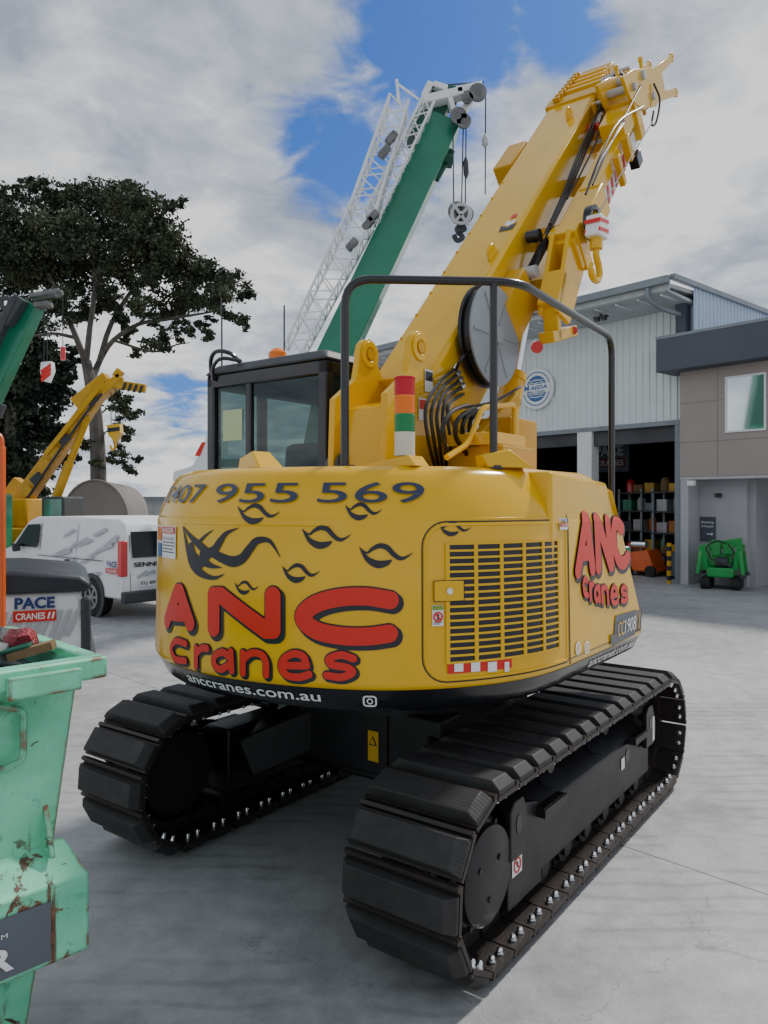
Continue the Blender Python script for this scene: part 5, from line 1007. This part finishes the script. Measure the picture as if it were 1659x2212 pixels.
MB().box((-.75,0,-.5),(.55,.03,.45)).build('cloth',mat('banner_cloth',(.10,.11,.14),.8),bnr)
mb=MB(); text_quad(mb,'PACE',(-.65,-.004,.0),(.35,-.004,.0),(-.65,-.004,.35),(.35,-.004,.35),.03); mb.build('banner_print',M['stripe'],bnr)
o=MB().box((-.68,-.004,-.36),(.42,-.001,-.08)).build('banner_panel',mat('dull_red',(.16,.02,.02),.7),bnr); mb=MB(); text_quad(mb,'CRANES',(-.62,-.010,-.31),(.36,-.010,-.31),(-.62,-.010,-.13),(.36,-.010,-.13),.02); mb.build('banner_print',M['stripe'],o)
mats=[M['wood'],M['green'],M['grey'],M['card'],M['redp'],M['yellow2'],M['lgrey'],M['dgrey'],M['orangep']]
adj=['brown','green','grey','pale','red','yellow','silver','black','orange']; rows=['bottom','second','third','top']
for rx,ry,where in ((-.9,1.6,'right'),(-2.6,2.6,'left')):
    rk=empty('storage_rack',WM[wh]@V((rx,ry,0)),WR,f'steel rack stacked with goods inside the open bay, the {where} one of two','rack')
    for x_ in (-.75,0,.75):
        for y_ in (0,.6): MB().box((x_-.03,y_-.03,0),(x_+.03,y_+.03,2.4)).build('upright',M['grey'],rk)
    for z_ in (.55,1.15,1.75,2.3): MB().box((-.8,-.035,z_-.04),(.8,.635,z_)).build('shelf',M['dgrey'],rk)
    for j,z_ in enumerate((.55,1.15,1.75,2.3)):
        for i in range(4):
            k=(i*5+j*3+(4 if rx<-2 else 0))%9; x_=-.7+i*.37; h_=.22+.05*((i+j)%4)
            R_=Matrix.Translation(WM[wh]@V((rx+x_+.16,ry+.3,z_+.002)))@Matrix.Rotation(WR,4,'Z'); mb=MB()
            if (i+j)%3==0: mb.tube([(0,0,0),(0,0,h_*.8),(0,0,h_),(0,0,h_*1.1)],[.13,.13,.10,.05],16)
            else: mb.box((-.15,-.22,0),(.15,.22,h_)); mb.box((-.155,-.225,h_*.8),(.155,.225,h_+.012)); mb.box((-.03,-.235,h_*.2),(.03,-.225,h_*.6))
            mb.v=[R_@p for p in mb.v]; nm='drum' if (i+j)%3==0 else 'crate'; o=mb.build('storage_'+nm,mats[k],None,bevel=.01)
            tag(o,f"{adj[k]} {nm}, {rows[j]} shelf of the {where} bay rack, {['leftmost','second from left','third from left','rightmost'][i]}",nm,'goods on the storage racks')
om=empty('floor_machine',(0,0,0),WR,'orange and black machine with a silver gas bottle in the right bay','machine')
p=WM[wh]@Wl(1395,1235,.9); om.location=(p.x,p.y,0); WM[om]=Matrix.Translation(om.location)@Matrix.Rotation(WR,4,'Z')
MB().hexa([V(p) for p in ((-.55,-.3,.12),(.45,-.3,.12),(.45,.4,.12),(-.55,.4,.12),(-.5,-.28,.62),(.2,-.28,.72),(.2,.38,.72),(-.5,.38,.62))]).build('body',M['orange'],om,bevel=.05)
MB().cyl((-.35,-.1,.85),(.1,-.1,.85),.11,20).build('gas_bottle',M['chrome'],om,bevel=.02)
for x_ in (-.38,.3):
    for y_ in (-.33,.35): MB().cyl((x_,y_,.15),(x_,y_+.1,.15),.15,20).build('wheel',M['tyre'],om)
R_=Matrix.Translation(WM[wh]@V((-.35,-.0,0)))@Matrix.Rotation(WR,4,'Z')
mb=MB().box((-.25,.5,.08),(.25,1.0,.66)).box((-.28,.47,.66),(.28,1.03,.70)).box((-.22,.49,.15),(.22,.5,.35)).box((-.24,.52,0),(-.18,.9,.08)).box((.18,.52,0),(.24,.9,.08)); mb.v=[R_@p for p in mb.v]; tag(mb.build('tool_cabinet',M['band'],None,bevel=.01),'dark tool cabinet just inside the right bay beside the striped post','cabinet')
pb=empty('bollard',WM[wh]@V((.0,-.55,0)),0,'yellow and black striped post at the right edge of the bay door','bollard')
MB().cyl((0,0,0),(0,0,1.0),.055,16).build('post',M['yellow2'],pb)
for k in range(4): MB().ring((0,0,.14+k*.24),(0,0,1),.058,.05,.11,16).build('black_stripe',D,pb)
# ================================================================ OFFICE
of=empty('office_building',(7.43,18.9,0),WR,'two storey office block with taupe panels, charcoal roof band and square window','office')
MB().box((.22,-.43,2.62),(7,4,5.2)).build('upper_wall',M['taupe'],of)
for x_ in (1.15,2.35,3.6): MB().box((x_,-.436,2.62),(x_+.010,-.4305,5.2)).build('panel_joint',M['joint'],of)
for z_ in (3.45,4.4): MB().box((.22,-.437,z_),(7,-.4305,z_+.010)).build('panel_joint',M['joint'],of)
MB().box((-.18,-.85,5.18),(7,4.2,6.02)).build('roof_band',M['band'],of,bevel=.02)
MB().box((-.19,-.86,5.98),(7,4.2,6.05)).build('band_cap',M['grey'],of)
wn_=MB().box((1.34,-.46,3.62),(1.38,-.425,4.92)).box((2.22,-.46,3.62),(2.26,-.425,4.92)).box((1.38,-.46,3.62),(2.22,-.425,3.66)).box((1.38,-.46,4.88),(2.22,-.425,4.92)).build('window',M['white'],of)
MB().poly([(1.38,-.44,3.66),(2.22,-.44,3.66),(2.22,-.44,4.88),(1.38,-.44,4.88)]).build('pane',M['mirror'],wn_)
MB().box((.22,-.41,0),(.42,.6,2.6)).box((.42,.2,0),(1.55,.35,2.6)).box((1.55,.35,0),(1.7,2.2,2.6)).box((1.7,2.1,0),(7,2.3,2.6)).build('ground_floor_wall',M['conc'],of)
MB().box((.22,-.42,2.55),(7,2.2,2.615)).build('undercroft_ceiling',M['lgrey'],of)
MB().box((5.2,-.3,0),(5.4,-.1,2.55)).build('column',M['conc'],of)
MB().box((2.6,2.07,0),(3.5,2.10,2.1)).build('door',M['band'],of)
MB().box((.50,-.62,2.40),(.66,-.50,2.52)).bar((.58,-.5,2.46),(.40,-.41,2.5),.03,.03).build('wall_light',M['white'],of)
MB().box((.86,.02,2.12),(.96,.19,2.22)).build('security_camera',M['dgrey'],of)
s_=empty('wall_sign',WM[wh]@V((.62,.19,1.34)),WR,'dark grey receiving and despatch sign beside the green mini crane','sign')
MB().box((-.19,-.03,-.30),(.19,0,.30)).build('board',M['band'],s_)
for tx,z_ in (('Receiving',.13),('& Despatch',.03)):
    mb=MB(); text_quad(mb,tx,(-.15,-.034,z_),(.15,-.034,z_),(-.15,-.034,z_+.07),(.15,-.034,z_+.07),.01); mb.build('sign_print',M['whited'],s_)
MB().bar((-.02,-.034,-.12),(.10,-.034,-.12),.004,.02).prism([(.10,-.036,-.16),(.10,-.036,-.08),(.15,-.036,-.12)],(0,.003,0)).build('arrow',M['whited'],s_)
# ================================================================ MINI CRANE
mc=empty('mini_crane',(at(1560,1085,17.6).x,17.6,0),math.radians(-30),'small bright green tracked mini crane with folded legs, parked under the office','mini crane')
for x_ in (-.42,.22): MB().prism([(x_,-.5+.0,.10),(x_,-.42,.0),(x_,.42,.0),(x_,.5,.10),(x_,.5,.20),(x_,.40,.27),(x_,-.40,.27),(x_,-.5,.20)],(.2,0,0)).build('crawler_track',M['tyre'],mc,bevel=.02)
MB().box((-.28,-.45,.28),(.28,.45,.50)).box((-.25,-.1,.50),(.20,.40,.80)).build('chassis',M['lgreen'],mc,bevel=.03)
for sx in (-1,1):
    for sy in (-1,1):
        MB().bar((sx*.30,sy*.30,.45),(sx*.40,sy*.38,1.0),.12,.13,(0,1,0)).bar((sx*.40,sy*.38,1.0),(sx*.48,sy*.44,.35),.08,.08,(0,1,0)).build('outrigger_leg',M['lgreen'],mc,bevel=.01)
        MB().cyl((sx*.48,sy*.44,.28),(sx*.48,sy*.44,.36),.07,12).build('foot_pad',M['dgrey'],mc)
MB().cyl((-.1,-.3,.62),(.15,-.3,.62),.12,16).bar((-.2,-.42,.7),(.25,-.42,.55),.04,.04).build('winch',M['dgrey'],mc)
MB().bar((-.28,.1,.95),(.42,.1,1.08),.20,.20).bar((-.12,0,.75),(-.12,0,1.12),.2,.25).box((.05,-.25,.80),(.26,-.05,1.02)).build('boom',M['lgreen'],mc,bevel=.015)
for P in ([(-.2,-.3,.7),(-.3,-.35,.95),(-.1,-.3,1.1),(.1,-.2,1.05)],[(.2,-.3,.5),(.3,-.35,.8),(.15,-.3,1.05)]): MB().tube(cr(P,4),.015,6).build('hose',M['hose'],mc)
tag(MB().box((-20,75,0),(40,75.4,2.2)).build('boundary_wall',M['lgrey'],None),'long low grey boundary wall far behind the yard','wall')
